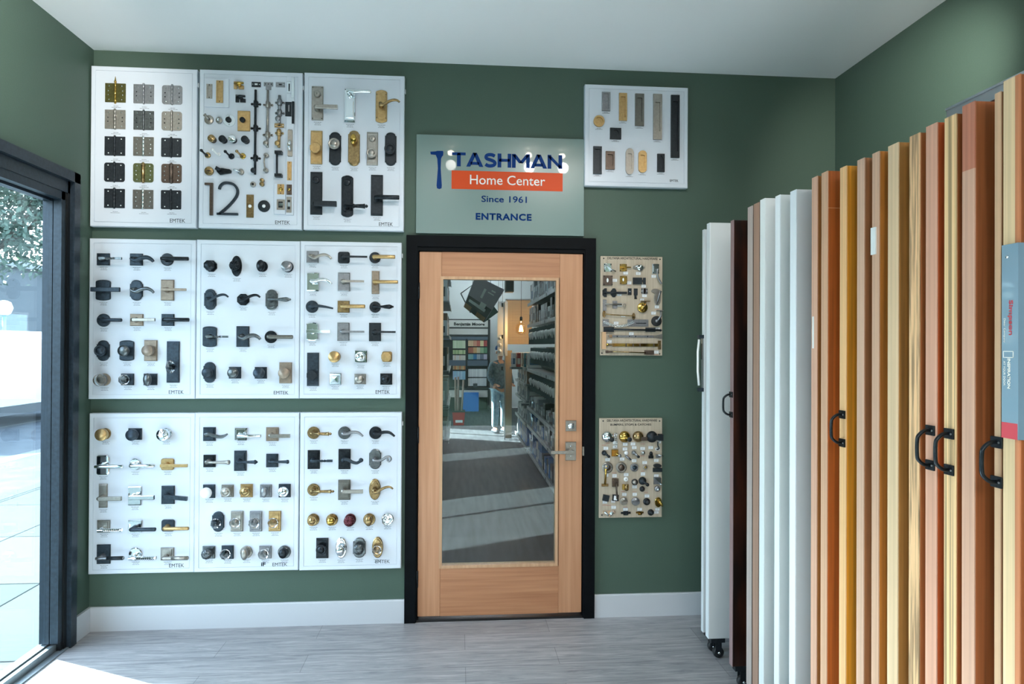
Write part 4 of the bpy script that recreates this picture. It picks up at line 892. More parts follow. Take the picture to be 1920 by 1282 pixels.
for (x_, z_, m, m2, look) in ((92, 682, 'dark', 'antique', 'brass robe hook with dark ball tip'), (175, 676, 'white', 'white', 'white angled robe hook'), (270, 690, 'dark', 'dark', 'black robe hook with ball tip'), (355, 688, 'antique', 'gold', 'polished brass robe hook with round rose')):
    item(K, x_, z_, 'robe_hook', 'hook', look, [('rose', m2, [('disc', 8, -4, 22 if m2 != 'white' else 14, 0, .006)]), ('hook_arm', m, [('tube', [(8, -4, .006), (2, -6, .022), (-10, 6, .034), (-20, 16, .036)], [7, 7, 7, 8], 1)]), ('tip', m, [('dome', -22, 18, 12, .034, .046)])])
item(K, 112, 806, 'emergency_release', 'turn', 'round brass coin-turn release with slot', [('rose', 'antique', [('disc', 0, 0, 33, 0, .012)]), ('slot', 'dark', [('box', -22, -3, 22, 3, .010, .0128)])])
item(K, 215, 806, 'privacy_latch', 'latch', 'long black teardrop privacy latch', [('body', 'dark', [('poly', [(-55, 18), (-40, -10), (-20, -30), (60, -14), (64, 4), (50, 14), (-10, 22)], 0, .01)]), ('grip', 'black', [('tube', [(-10, 4, .016), (-45, 18, .026)], [10, 15])])])
item(K, 338, 810, 'privacy_latch', 'latch', 'small nickel hook latch with round rose', [('body', 'nickel', [('disc', 12, -2, 22, 0, .01)]), ('grip', 'chrome', [('tube', [(12, -2, .012), (-14, 6, .02), (-34, 8, .024)], [10, 8, 9])])])
item(K, 441, 905, 'door_viewer', 'door viewer', 'tiny round nickel door viewer', [('rim_ring', 'nickel', [('disc', 0, 0, 20, 0, .01)]), ('lens', 'rubber', [('disc', 0, 0, 9, .01, .0115)])])
item(K, 509, 893, 'double_hook', 'hook', 'small brass double cabinet catch', [('body', 'antique', [('disc', 0, -12, 17, 0, .016), ('disc', 2, 16, 15, 0, .02), ('box', -8, -10, 8, 18, 0, .012)])])
item(K, 540, 748, 'pull_handle', 'pull handle', 'slim nickel pull handle with round feet', [('grip', 'nickel', [('tube', [(2, 56, .02), (-4, 30, .028), (-6, 0, .03), (-4, -30, .028), (0, -54, .02)], [6])]), ('foot', 'nickel', [('disc', 2, 58, 17, 0, .02)]), ('foot', 'nickel', [('disc', 0, -55, 17, 0, .02)])])
item(K, 637, 758, 'pull_handle', 'pull handle', 'straight black pull handle with squared feet', [('grip', 'black', [('tube', [(-8, 88, .03), (-8, -84, .03)], 8)]), ('foot', 'black', [('box', -26, 76, 26, 98, 0, .032)]), ('foot', 'black', [('box', -26, -98, 26, -76, 0, .032)])])
item(K, 112, 1016, 'house_number', 'house number', 'brown bronze house number 1', [('numeral', 'bronze', [('poly', [(6, -122), (28, -122), (28, 122), (-32, 122), (-32, 106), (6, 106)], 0, .012)])])
n2 = smoothpath([(-65, 0, 72), (-58, 0, 96), (-36, 0, 117), (-6, 0, 122), (38, 0, 112), (66, 0, 78), (68, 0, 40), (50, 0, 2), (10, 0, -48), (-30, 0, -86), (-66, 0, -116)], 3)
wq = 9
lft = []; rgt = []
for i, p in enumerate(n2):
    tng = (n2[min(i+1, len(n2)-1)]-n2[max(i-1, 0)]).normalized(); nx, nz = -tng.z, tng.x
    lft.append((p.x+nx*wq, p.z+nz*wq)); rgt.append((p.x-nx*wq, p.z-nz*wq))
t = root(K, 'house_number', 255, 1015, 'blue-black modern house number 2', 'house number'); mb = MB(); n_ = len(lft)
vs = []; fs = []
for dd in (0, -.012): vs += [(x*u, dd, z*u) for x, z in lft]+[(x*u, dd, z*u) for x, z in rgt]
for i in range(n_-1):
    fs += [(2*n_+i, 2*n_+i+1, 3*n_+i+1, 3*n_+i), (i, n_+i, n_+i+1, i+1), (i, i+1, 2*n_+i+1, 2*n_+i), (n_+i, 3*n_+i, 3*n_+i+1, n_+i+1)]
mb.add(vs, fs); mb.box((-82*u, -.012, -122*u), (73*u, 0, -106*u)); mb.obj('numeral', M['iron'], t)
item(K, 417, 1068, 'doorbell', 'doorbell', 'satin brass rectangular doorbell with white button', [('backplate', 'antique', [('plate', 'rect', 54, 174, 0, .005, 0, 0)]), ('button', 'white', [('dome', 0, 0, 13, .005, .009)])])
item(K, 522, 1068, 'doorbell', 'doorbell', 'black round doorbell with white button', [('backplate', 'black', [('disc', 0, 0, 45, 0, .006)]), ('button', 'white', [('dome', 0, 0, 13, .006, .010)])])

# ---- beige latch board (grid about 6.1 per photo pixel)
def plabel(key, cx, cy_, w_=54, h_=34, red=False):
    B = BOARDS[key]; p = bpt(key, cx, cy_); u = unit(key); X, Z = p.x-B['c'].x, p.z-B['c'].z; ys = B['ys']
    o = MB().box((X-w_*u/2, ys-.0006, Z-h_*u/2), (X+w_*u/2, ys, Z+h_*u/2)).obj('price_label', lab_blue, B['o'])
    MB().box((X-w_*u/2+.0007, ys-.0009, Z-h_*u/2+.0007), (X+w_*u/2-.0007, ys-.0005, Z+h_*u/2-.0007)).obj('label_face', lab_white, o)
    mb = MB()
    for i in range(3): mb.box((X-w_*u*.3, ys-.0011, Z+h_*u*(.22-.22*i)-.0003), (X+w_*u*(.3-.08*i), ys-.0008, Z+h_*u*(.22-.22*i)+.0003))
    mb.obj('print', ink_soft, o)
    if red: MB().box((X-w_*u*.5, ys-.0005, Z-h_*u*.5-14*u), (X+w_*u*.5, ys, Z-h_*u*.5-11*u)).obj('red_caption', lab_red, B['o'])
lab_blue = mat('label_blue_border', '#6f93b8', .6); lab_white = mat('label_white', '#e6e9ea', .6); lab_red = mat('red_caption_ink', '#b06058', .6)
for a_ in ((355, 255), (500, 260), (676, 292), (230, 338), (393, 367, 54, 34, 1), (562, 405), (283, 506, 50, 22), (570, 513), (285, 620), (543, 560, 46, 26), (712, 642, 50, 34, 1), (674, 714), (327, 746, 50, 22), (246, 829), (420, 950), (168, 1038), (722, 890, 50, 24), (705, 1160, 54, 34, 1)): plabel('D', *a_)
K = 'D'
def corners(w_, h_, m='rubber', r=7, d0=.003): return [('screw', m, [('disc', sx_*w_, sz_*h_, r, d0-.001, d0+.0015)]) for sx_ in (-1, 1) for sz_ in (-1, 1)]
item(K, 150, 195, 'swing_guard', 'door guard', 'chrome folding swing-bar guard, top left corner', [('base_plate', 'chrome', [('box', -46, -44, 40, 48, 0, .003)]), ('swing_arm', 'chrome', [('tube', [(-40, -30, .012), (-28, 46, .014), (30, -20, .016), (86, -44, .014)], 9)])]+corners(36, 38))
item(K, 325, 195, 'slide_bolt', 'bolt', 'polished brass slide bolt, top row', [('base_plate', 'gold', [('box', -14, -42, 42, 42, 0, .003)]), ('keeper', 'gold', [('box', -40, -42, -18, 42, 0, .003)]), ('bolt_bar', 'gold', [('tube', [(-30, 4, .01), (86, 4, .01)], 7)]), ('bolt_knob', 'gold', [('dome', 10, 0, 14, .01, .022)])]+corners(32, 32, 'bronze'))
item(K, 503, 192, 'sash_lock', 'window lock', 'nickel crescent sash lock', [('base_plate', 'nickel', [('plate', 'oval', 142, 60, 0, .005, 0, 0)]), ('cam', 'chrome', [('disc', 14, -4, 34, .005, .014)]), ('lever', 'chrome', [('tube', [(0, 16, .018), (-46, 6, .02)], [12, 8])])])
item(K, 700, 208, 'casement_fastener', 'fastener', 'chrome casement fastener with long curved handle', [('base_plate', 'chrome', [('box', -44, -54, 34, 56, 0, .004)]), ('handle', 'grey', [('tube', [(14, 0, .014), (6, -60, .018), (24, -120, .018), (58, -172, .016)], [10], 1)])]+corners(30, 44))
item(K, 150, 340, 'rim_lock', 'lock', 'dark bronze square rim lock with white keyhole', [('body', 'bronze', [('box', -56, -56, 50, 54, 0, .010)]), ('keyhole_cover', 'white', [('plate', 'oval', 22, 48, .010, .013, -8, 0)])]+corners(44, 46, 'rubber', 7, .01))
item(K, 328, 337, 'rim_lock', 'lock', 'brass square rim lock with white keyhole', [('body', 'gold', [('box', -42, -46, 40, 46, 0, .008)]), ('keyhole_cover', 'white', [('plate', 'oval', 18, 40, .008, .011, -6, 4)])]+corners(32, 38, 'bronze', 6, .008))
item(K, 506, 346, 'flip_lock', 'latch', 'black two-piece flip lock', [('body', 'black', [('box', -72, -38, 32, 36, 0, .010)]), ('keeper', 'black', [('box', 46, -38, 74, 36, 0, .010), ('box', 30, -8, 50, 8, 0, .008)])])
item(K, 228, 482, 'cane_bolt', 'bolt', 'black strap slide bolt with two fan plates', [('bolt_bar', 'black', [('box', -140, -12, 138, 12, .003, .012)]), ('strap', 'black', [('poly', [(-140, -28), (-118, -50), (-92, -50), (-92, 50), (-118, 50), (-140, 28)], 0, .005)]), ('strap', 'black', [('poly', [(-50, -14), (-24, -50), (2, -50), (18, -28), (18, 28), (2, 50), (-24, 50), (-50, 14)], 0, .005)]), ('bolt_knob', 'dark', [('dome', -112, 0, 9, .012, .02)])])
item(K, 399, 468, 'bolt_keeper', 'strike plate', 'small black keeper plate with one screw', [('body', 'black', [('box', -21, -38, 21, 36, 0, .006)]), ('screw', 'chrome', [('disc', 0, 0, 5, .006, .0075)])])
item(K, 468, 490, 'drop_latch', 'latch', 'narrow black drop latch with hook end', [('body', 'black', [('box', -22, -20, 20, 56, 0, .008)]), ('hook', 'black', [('box', -14, -62, 8, -20, 0, .006), ('box', -14, -62, 14, -50, 0, .006)])])
item(K, 567, 462, 'keeper_plate', 'strike plate', 'small bright steel keeper plate', [('body', 'grey', [('box', -38, -30, 38, 30, 0, .003)]), ('raised_staple', 'chrome', [('box', -14, -30, 14, 30, .003, .009)])]+corners(28, 20))
item(K, 705, 528, 'casement_stay', 'fastener', 'large nickel wedge-shaped transom catch', [('base_plate', 'nickel', [('plate', 'oval', 100, 52, 0, .006, -10, 65), ('plate', 'oval', 80, 150, 0, .006, 10, -20)]), ('handle', 'grey', [('tube', [(38, 64, .018), (22, 20, .022), (-2, -88, .012)], [15, 12, 6])])])
item(K, 215, 618, 'chain_guard', 'door guard', 'steel bar guard with loop end, left side', [('base_plate', 'grey', [('plate', 'rect', 44, 128, 0, .003, -102, -6)]), ('keeper', 'grey', [('box', -12, -44, 42, 44, 0, .004)]), ('swing_arm', 'nickel', [('tube', [(-100, 6, .012), (-60, 4, .014), (90, 2, .012)], 9), ('ring', 118, -8, 18, 5, .012)])])
item(K, 545, 640, 'roller_holder', 'stop', 'polished brass wheel with bracket', [('wheel', 'gold', [('disc', -2, -10, 58, 0, .014), ('dome', -2, -10, 26, .014, .024)]), ('bracket', 'antique', [('box', -20, 58, 86, 66, 0, .012), ('tube', [(28, 60, .016), (30, 20, .022), (0, -8, .024)], [10, 8, 8])])])
item(K, 270, 735, 'cabin_hook', 'hook', 'long antique brass cabin hook with two roses', [('rose', 'antique', [('plate', 'oval', 38, 78, 0, .006, -166, 8)]), ('rose', 'antique', [('plate', 'oval', 38, 78, 0, .006, 176, -14)]), ('hook_rod', 'antique', [('tube', [(-166, 8, .01), (-120, 4, .014), (-80, 0, .014), (150, -10, .014), (178, -30, .016)], 7)])])
item(K, 705, 775, 'rubber_roller_stop', 'stop', 'black rubber wheel on a nickel bracket', [('wheel', 'rubber', [('disc', -2, -30, 58, 0, .014)]), ('bracket', 'grey', [('box', 0, 86, 76, 93, 0, .012), ('tube', [(42, 86, .016), (44, 30, .02), (4, -26, .02)], [9, 10, 12]), ('disc', -2, -30, 18, .014, .02)])])
item(K, 350, 828, 'chain_guard', 'door guard', 'chrome security chain with slotted plate', [('base_plate', 'grey', [('box', -262, -40, -190, 42, 0, .003)]), ('slotted_plate', 'grey', [('box', 25, -38, 266, 42, 0, .003)]), ('chain', 'chrome', [('ring', -240+i*17, 8-44*math.sin(PI*i/19), 11, 3.4, .008+.003*(i % 2)) for i in range(20)]), ('slot', 'dark', [('box', 120, -6, 240, 4, .002, .0036)])])
item(K, 435, 903, 'flush_bolt', 'bolt', 'very long black surface bolt with two sleeves', [('bolt_bar', 'black', [('tube', [(-330, 2, .010), (310, -4, .010)], 10)]), ('sleeve', 'black', [('box', -338, -28, -222, 28, 0, .012)]), ('sleeve', 'black', [('box', 146, -24, 256, 24, 0, .013)]), ('bolt_knob', 'black', [('dome', 318, -6, 14, .006, .02)])])
item(K, 460, 982, 'transom_arm', 'door stay', 'flat steel stay with flared right end', [('rail_bar', 'grey', [('box', -312, -10, 220, 14, 0, .005)]), ('end_bracket', 'chrome', [('plate', 'rsq', 42, 34, .003, .012, -285, 2)]), ('flared_end', 'nickel', [('poly', [(210, -4), (300, -24), (315, -24), (315, 30), (300, 30), (210, 8)], 0, .007)])]+[('rivet', 'dark', [('disc', x_, 2, 7, .005, .007)]) for x_ in (-206, -66, 6, 144)])
item(K, 440, 1078, 'friction_stay', 'door stay', 'polished brass friction stay with square end', [('rail_bar', 'gold', [('box', -240, -18, 290, 16, 0, .006)]), ('end_bracket', 'antique', [('box', 284, -48, 316, 50, 0, .010)]), ('pivot', 'gold', [('disc', -302, 0, 14, 0, .012)]), ('arm', 'antique', [('box', -300, -8, -220, 8, .003, .008)])]+[('collar', 'bronze', [('box', x_, -19, x_+14, 17, .0, .0072)]) for x_ in (-90, -10, 70, 230)])
item(K, 400, 1158, 'casement_adjuster', 'door stay', 'thin antique brass casement adjuster rod, lowest', [('rail_bar', 'antique', [('tube', [(-200, 2, .010), (180, -8, .010)], 7)]), ('end_bracket', 'bronze', [('box', -278, -14, -246, 16, 0, .008), ('box', -250, -10, -196, 12, 0, .011)]), ('end_bracket', 'bronze', [('box', 168, -30, 278, 20, 0, .009)])])
p = bpt(K, 96, 1028); MB().box((p.x-BOARDS[K]['c'].x-.011, -.046, p.z-BOARDS[K]['c'].z-.048), (p.x-BOARDS[K]['c'].x+.011, -.018, p.z-BOARDS[K]['c'].z+.048)).obj('wooden_block', wood('pale_block_stain', '#c39b74', '#d4ae88'), BOARDS[K]['o'])

# ---- beige stop board
K = 'E'
for a_ in ((235, 333), (233, 382, 50, 28), (350, 352), (347, 407), (438, 348), (453, 390), (549, 400, 54, 34), (642, 390), (740, 326, 40, 30), (720, 408, 50, 30), (129, 398), (148, 528), (314, 521), (452, 540), (572, 562), (705, 537), (140, 706, 34, 34), (228, 713, 52, 38), (361, 700), (553, 692, 50, 38), (705, 714), (457, 840), (117, 1014, 52, 30), (211, 1006, 46, 30), (340, 927, 50, 34), (459, 925, 50, 34), (599, 944), (217, 1074), (353, 1098), (515, 1098), (718, 1097, 50, 28), (706, 1132, 52, 28)): plabel(K, *a_)
for (x_, z_, w_) in ((108, 362, 52), (150, 342, 50), (550, 350, 54), (438, 352, 50), (222, 680, 46), (545, 486, 54), (550, 660, 46), (325, 894, 44), (455, 897, 46), (588, 902, 44), (350, 1072, 50), (165, 1052, 50), (115, 1048, 56)):
    B = BOARDS[K]; p = bpt(K, x_, z_); MB().box((p.x-B['c'].x-w_*unit(K)/2, B['ys']-.0005, p.z-B['c'].z-.0009), (p.x-B['c'].x+w_*unit(K)/2, B['ys'], p.z-B['c'].z+.0009)).obj('red_caption', lab_red, B['o'])
def dome_stop(cx, cy_, r, m, look, dx_=40, dz_=-22, tr=27):
    item(K, cx, cy_, 'magnetic_holder', 'stop', look, [('dome_base', m, [('dome', 0, 0, r, 0, .024)]), ('holder_arm', m, [('tube', [(6, -2, .02), (dx_, dz_, .03)], [14, 12])]), ('rubber_tip', 'rubber', [('disc', dx_, dz_, tr, .030, .038)])])
dome_stop(142, 266, 66, 'chrome', 'large chrome dome stop with black rubber tip, top row')
dome_stop(342, 266, 66, 'gold', 'large polished brass dome stop with black rubber tip')
item(K, 500, 264, 'dome_stop', 'stop', 'large antique brass dome stop on a short arm', [('dome_base', 'antique', [('dome', -4, 0, 64, 0, .026)]), ('holder_arm', 'bronze', [('box', 20, -40, 88, 0, .016, .028)])])
item(K, 668, 266, 'dome_stop', 'stop', 'large black dome stop with square block arm', [('dome_base', 'black', [('dome', -14, 0, 66, 0, .026)]), ('holder_arm', 'black', [('box', 0, -30, 56, 20, .018, .03)]), ('holder_block', 'black', [('box', 54, -38, 102, 34, 0, .03)])])
item(K, 232, 306, 'door_chain', 'chain', 'short hanging chrome chain, top row', [('chain', 'chrome', [('ring', 8-4*(i % 2), 70-i*22, 13, 4, .008) for i in range(7)]), ('end_plate', 'chrome', [('box', -28, 46, 24, 74, 0, .004)])])
item(K, 712, 360, 'coat_hook', 'hook', 'black curved hook hanging at the right edge', [('hook_arm', 'black', [('tube', [(6, 40, .01), (2, 0, .014), (14, -30, .018), (0, -44, .022), (-18, -40, .022)], [7], 1)])])
for (x_, z_, r, m, look, dx_, dz_) in ((108, 450, 30, 'black', 'small black wall bumper on angled arm', 38, -30), (446, 446, 26, 'grey', 'small chrome wall bumper with dark tip', 36, -38)):
    dome_stop(x_, z_, r, m, look, dx_, dz_, 16)
item(K, 228, 448, 'square_stop', 'stop', 'square polished brass stop with grey tip', [('base_plate', 'gold', [('plate', 'sq', 76, 76, 0, .010, 0, 0)]), ('holder_arm', 'gold', [('tube', [(4, -2, .012), (44, -26, .026)], [10, 9])]), ('rubber_tip', 'grey', [('disc', 44, -26, 20, .026, .034)])])
item(K, 362, 470, 'rigid_stop', 'stop', 'white-tipped steel rod stop, slanting', [('rod', 'grey', [('tube', [(-18, -6, .012), (44, -56, .018)], 12)]), ('rubber_tip', 'white', [('disc', -6, 20, 22, 0, .014)])])
item(K, 549, 448, 'ball_catch', 'catch', 'tiny chrome ball catch', [('cup', 'nickel', [('disc', 0, 0, 25, 0, .008)]), ('ball', 'chrome', [('dome', 0, 4, 17, .008, .020)])])
item(K, 640, 475, 'roller_catch', 'catch', 'dark bronze roller catch bracket', [('bracket', 'dark', [('box', -28, -36, 28, -4, 0, .010), ('box', -16, -4, 16, 26, 0, .016)]), ('roller', 'black', [('dome', 2, 26, 17, .004, .02)])])
item(K, 724, 476, 'wall_hook', 'hook', 'chrome bracket stop with spike at the edge', [('bracket', 'grey', [('box', -26, -28, 26, 8, 0, .008)]), ('spike', 'chrome', [('tube', [(0, 4, .012), (54, -2, .018)], [9, 5])])])
for (x_, z_, r, m, m2, look, r2) in ((145, 616, 62, 'nickel', 'bronze', 'large nickel ring bumper under a brass kick lever', 34), (302, 616, 62, 'nickel', 'bronze', 'large nickel ring bumper with brown rubber', 37), (452, 616, 46, 'grey', 'iron', 'medium chrome ring bumper with blue-black rubber', 24), (577, 613, 26, 'nickel', 'gold', 'tiny nickel and brass round bumper', 14)):
    item(K, x_, z_, 'wall_bumper', 'bumper', look, [('ring_base', m, [('disc', 0, 0, r, 0, .007), ('ring', 0, 0, r*.8, r*.12, .007)]), ('rubber_centre', M[m2], [('dome', 0, 0, r2, .006, .018)])])
item(K, 110, 715, 'kick_down_holder', 'stop', 'polished brass kick-down stop with long lever', [('base_plate', 'antique', [('box', -34, -114, 42, -86, 0, .010)]), ('kick_lever', 'gold', [('tube', [(8, 130, .03), (6, 40, .026), (2, -90, .016)], [15, 11, 13])]), ('pivot', 'grey', [('disc', 12, 118, 26, .016, .036)])])
item(K, 238, 860, 'kick_down_holder', 'stop', 'bronze kick-down stop with slanting lever', [('base_plate', 'bronze', [('box', -42, 26, 30, 118, 0, .010)]), ('kick_lever', 'bronze', [('tube', [(4, 70, .018), (2, 0, .022), (12, -110, .02)], [13, 8, 12])])]+corners(30, 100, 'antique', 6, .010)[:0]+[('screw', 'antique', [('disc', x_, z_, 6, .01, .012)]) for x_ in (-28, 18) for z_ in (44, 104)])
item(K, 356, 750, 'screw_bumper', 'bumper', 'tiny round white bumper with a screw', [('pad', 'white', [('disc', 0, 0, 26, 0, .006)]), ('screw', 'grey', [('disc', 0, 0, 7, .006, .008)])])
item(K, 350, 838, 'cylinder_stop', 'stop', 'polished brass barrel stop', [('barrel', 'gold', [('box', -38, -30, 32, 32, 0, .014)]), ('roller', 'antique', [('tube', [(4, -34, .02), (4, 34, .02)], 18)])])
item(K, 456, 784, 'round_bumper', 'bumper', 'silver round bumper ringed in black', [('ring_base', 'dark', [('disc', 0, 0, 36, 0, .008)]), ('pad', 'nickel', [('dome', 0, 0, 29, .006, .018)])])
dome_stop(546, 770, 46, 'black', 'black dome stop with rubber-tipped arm', 38, -30, 20)
item(K, 542, 862, 'round_bumper', 'bumper', 'small black domed bumper', [('ring_base', 'black', [('disc', 0, 0, 31, 0, .006)]), ('pad', 'rubber', [('dome', 0, 0, 25, .004, .018)])])
item(K, 712, 608, 'roller_stop', 'stop', 'two stacked black roller stops at the edge', [('base_plate', 'black', [('box', -50, -56, 54, -14, 0, .014)]), ('roller', 'rubber', [('plate', 'oval', 88, 46, 0, .018, 0, 14)])])
item(K, 712, 768, 'angle_stop', 'stop', 'chrome triangular angle stop', [('base_plate', 'grey', [('poly', [(-40, -38), (40, -38), (40, 42), (-40, 42)], 0, .008)]), ('wedge', 'chrome', [('poly', [(-38, 38), (38, 38), (38, -30)], .008, .018)]), ('spike', 'chrome', [('tube', [(30, -36, .01), (56, -40, .016)], [8, 6])])])
item(K, 712, 858, 'angle_stop', 'stop', 'small chrome cup stop below the triangular one', [('cup', 'grey', [('disc', 0, 0, 32, 0, .012)]), ('pad', 'chrome', [('dome', 10, -6, 18, .012, .022)])])
item(K, 124, 962, 'magnetic_catch', 'catch', 'tilted black square magnetic catch', [('body', 'black', [('poly', [(-40, -26), (28, -42), (42, 24), (-28, 40)], 0, .014)])])
item(K, 236, 962, 'magnetic_catch', 'catch', 'black and white square touch catch', [('body', 'black', [('poly', [(-38, -32), (34, -38), (36, 32), (-32, 38)], 0, .010)]), ('plate_face', 'white', [('poly', [(-24, -22), (14, -26), (18, 24), (-20, 28)], .010, .013)])])
for (x_, z_, r, m, look) in ((330, 1000, 44, 'nickel', 'round warm nickel floor stop with half cap'), (465, 1004, 47, 'grey', 'round bright chrome floor stop with half cap')):
    item(K, x_, z_, 'half_moon_stop', 'stop', look, [('round_base', m, [('disc', 0, 0, r, 0, .008)]), ('half_cap', m, [('poly', [(r*.92*math.cos(PI+a_*PI/12), 4+r*.92*math.sin(PI+a_*PI/12)) for a_ in range(13)], .008, .02)]), ('screw', 'white', [('disc', 0, r*.6, 9, .008, .011)])])
item(K, 594, 1008, 'round_bumper', 'bumper', 'black cupped rubber bumper, lower row', [('ring_base', 'dark', [('disc', -2, 2, 40, 0, .010)]), ('pad', 'rubber', [('dome', 4, -2, 28, .010, .024)])])
item(K, 724, 1012, 'half_moon_stop', 'stop', 'polished brass oval half-moon stop at the edge', [('round_base', 'gold', [('plate', 'oval', 76, 112, 0, .010, 0, 0)]), ('half_cap', 'gold', [('tube', [(0, 34, .014), (22, -10, .03), (36, -36, .022)], [12, 16, 12])])])
item(K, 160, 1128, 'roller_catch', 'catch', 'chrome double roller catch, bottom row', [('bracket', 'chrome', [('box', -72, -14, 70, 18, 0, .006), ('poly', [(-40, -12), (0, -50), (40, -12)], 0, .008)]), ('roller', 'chrome', [('tube', [(-40, 0, .014), (-10, -30, .014)], 12)]), ('roller', 'chrome', [('tube', [(44, 4, .014), (14, -30, .014)], 12)])])
item(K, 352, 1136, 'cupboard_latch', 'latch', 'black cupboard latch, bottom row', [('body', 'dark', [('box', -54, -10, 58, 12, 0, .006), ('box', -26, -24, 28, 22, 0, .008)]), ('thumb_piece', 'black', [('dome', 6, -12, 12, .008, .02)])])
item(K, 512, 1134, 'cupboard_latch', 'latch', 'small polished brass latch, bottom row', [('body', 'gold', [('box', -42, -6, 44, 12, 0, .006), ('box', -18, -24, 22, 18, 0, .008)]), ('thumb_piece', 'gold', [('dome', 2, -8, 9, .008, .018)])])
item(K, 640, 1130, 'dome_bumper', 'bumper', 'black half-dome floor bumper, bottom row', [('round_base', 'dark', [('disc', 0, 0, 36, 0, .006)]), ('pad', 'rubber', [('dome', 4, 0, 28, .006, .026)])])

# ================================================================ SAMPLE DOORS ON THE RIGHT
DX = 3.17
def pull(parent, y, z, x=None):
    x = DX if x is None else x; k = .045
    h = MB().tube(smoothpath([(x-.002, y, z+k), (x-.018, y, z+k-.001), (x-.033, y, z+k-.012), (x-.038, y, z+.02), (x-.038, y, z-.02), (x-.033, y, z-k+.012), (x-.018, y, z-k+.001), (x-.002, y, z-k)], 4), .0048, 10, up=(0, 1, 0)).obj('pull_handle', M['dark'], parent)
    for s in (-1, 1):
        f = MB().box((x-.005, y-.016, z+s*k-.013), (x, y+.016, z+s*k+.013), .001).obj('foot_plate', M['dark'], h)
        for q in (-1, 1): MB().lathe([(.0028, 0), (.002, .0016)], (x-.005, y+q*.009, z+s*k), 8, axis='-X').obj('screw', M['grey'], f)
def dwoodm(i, c, f=.80, strong=False):
    r = [int(c[j:j+2], 16) for j in (1, 3, 5)]; c2 = '#%02x%02x%02x' % tuple(int(v*f) for v in r)
    return wood('sample_wood_%02d' % i, c2, c, .5, ((60, 60, 2.2), (120, 120, .5))[strong-1] if strong else (45, 45, .7), .42 if strong else .3, .56 if strong else .7)
rows = [  # far px, near px, near py, edge colour, face colour, has pull, label
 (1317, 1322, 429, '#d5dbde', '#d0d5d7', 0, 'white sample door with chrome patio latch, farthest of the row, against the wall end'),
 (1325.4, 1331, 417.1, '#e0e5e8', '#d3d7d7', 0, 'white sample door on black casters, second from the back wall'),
 (1370, 1375.3, 412, '#9a7f80', '#3c1a10', 1, 'nearly black mahogany sample door on casters with black pull'),
 (1402, 1411, 385, '#b9aca6', '#5a4638', 0, 'thin greyish-white edged sample door just in front of the mahogany one'),
 (1413.3, 1423.5, 378.4, '#a98775', '#3b2a20', 0, 'pinkish brown sample door between two white ones'),
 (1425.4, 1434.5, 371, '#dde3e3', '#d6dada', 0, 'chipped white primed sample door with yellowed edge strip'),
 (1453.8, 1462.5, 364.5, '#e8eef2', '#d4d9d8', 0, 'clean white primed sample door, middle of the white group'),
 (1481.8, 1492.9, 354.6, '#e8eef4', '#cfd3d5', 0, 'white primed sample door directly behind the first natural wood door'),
 (1522.2, 1532.6, 329.3, '#e0b096', '#b9763c', 0, 'tan wood sample door with small white scrape, first after the white group'),
 (1540.4, 1551.8, 319.8, '#dcae8e', '#cc6a2a', 0, 'red-brown faced sample door with thin scratch line near its top'),
 (1575.2, 1587.2, 310.1, '#f2c08a', '#f3a02c', 1, 'golden yellow sample door with black pull, third of the wood group'),
 (1607.5, 1620.5, 295.1, '#dab299', '#b67a4e', 0, 'dull brown sample door with paint flecks on its edge'),
 (1635.6, 1648.5, 282.8, '#d8ae92', '#d88838', 0, 'rough-edged amber sample door with white tape mark'),
 (1665.2, 1684.4, 266, '#e6c6a0', '#c58a45', 0, 'pale straw-edged sample door with smooth wide edge'),
 (1705.2, 1724.4, 248, '#e8bb8c', '#c87a44', 0, 'sample door with flame-shaped fir grain on its edge'),
 (1736.3, 1757, 228.7, '#e2aa90', '#d8642f', 1, 'salmon-edged sample door with black pull and reddish face'),
 (1771, 1793.2, 212.4, '#f0c894', '#bb6836', 1, 'sample door with bold parallel grain stripes and black pull'),
 (1804.4, 1827.6, 188.7, '#deae94', '#bf7040', 0, 'pinkish edged wide-faced sample door with a reddish patch on top'),
 (1865.2, None, 176.3, '#deb48e', '#ad6d34', 1, 'tan sample door with black pull, half hidden by the nearest door'),
 (1881.5, 1912.6, 137.8, '#f2d2a4', '#b0602f', 0, 'tallest two-tone sample door nearest the camera, carrying the brochure strip'),
]
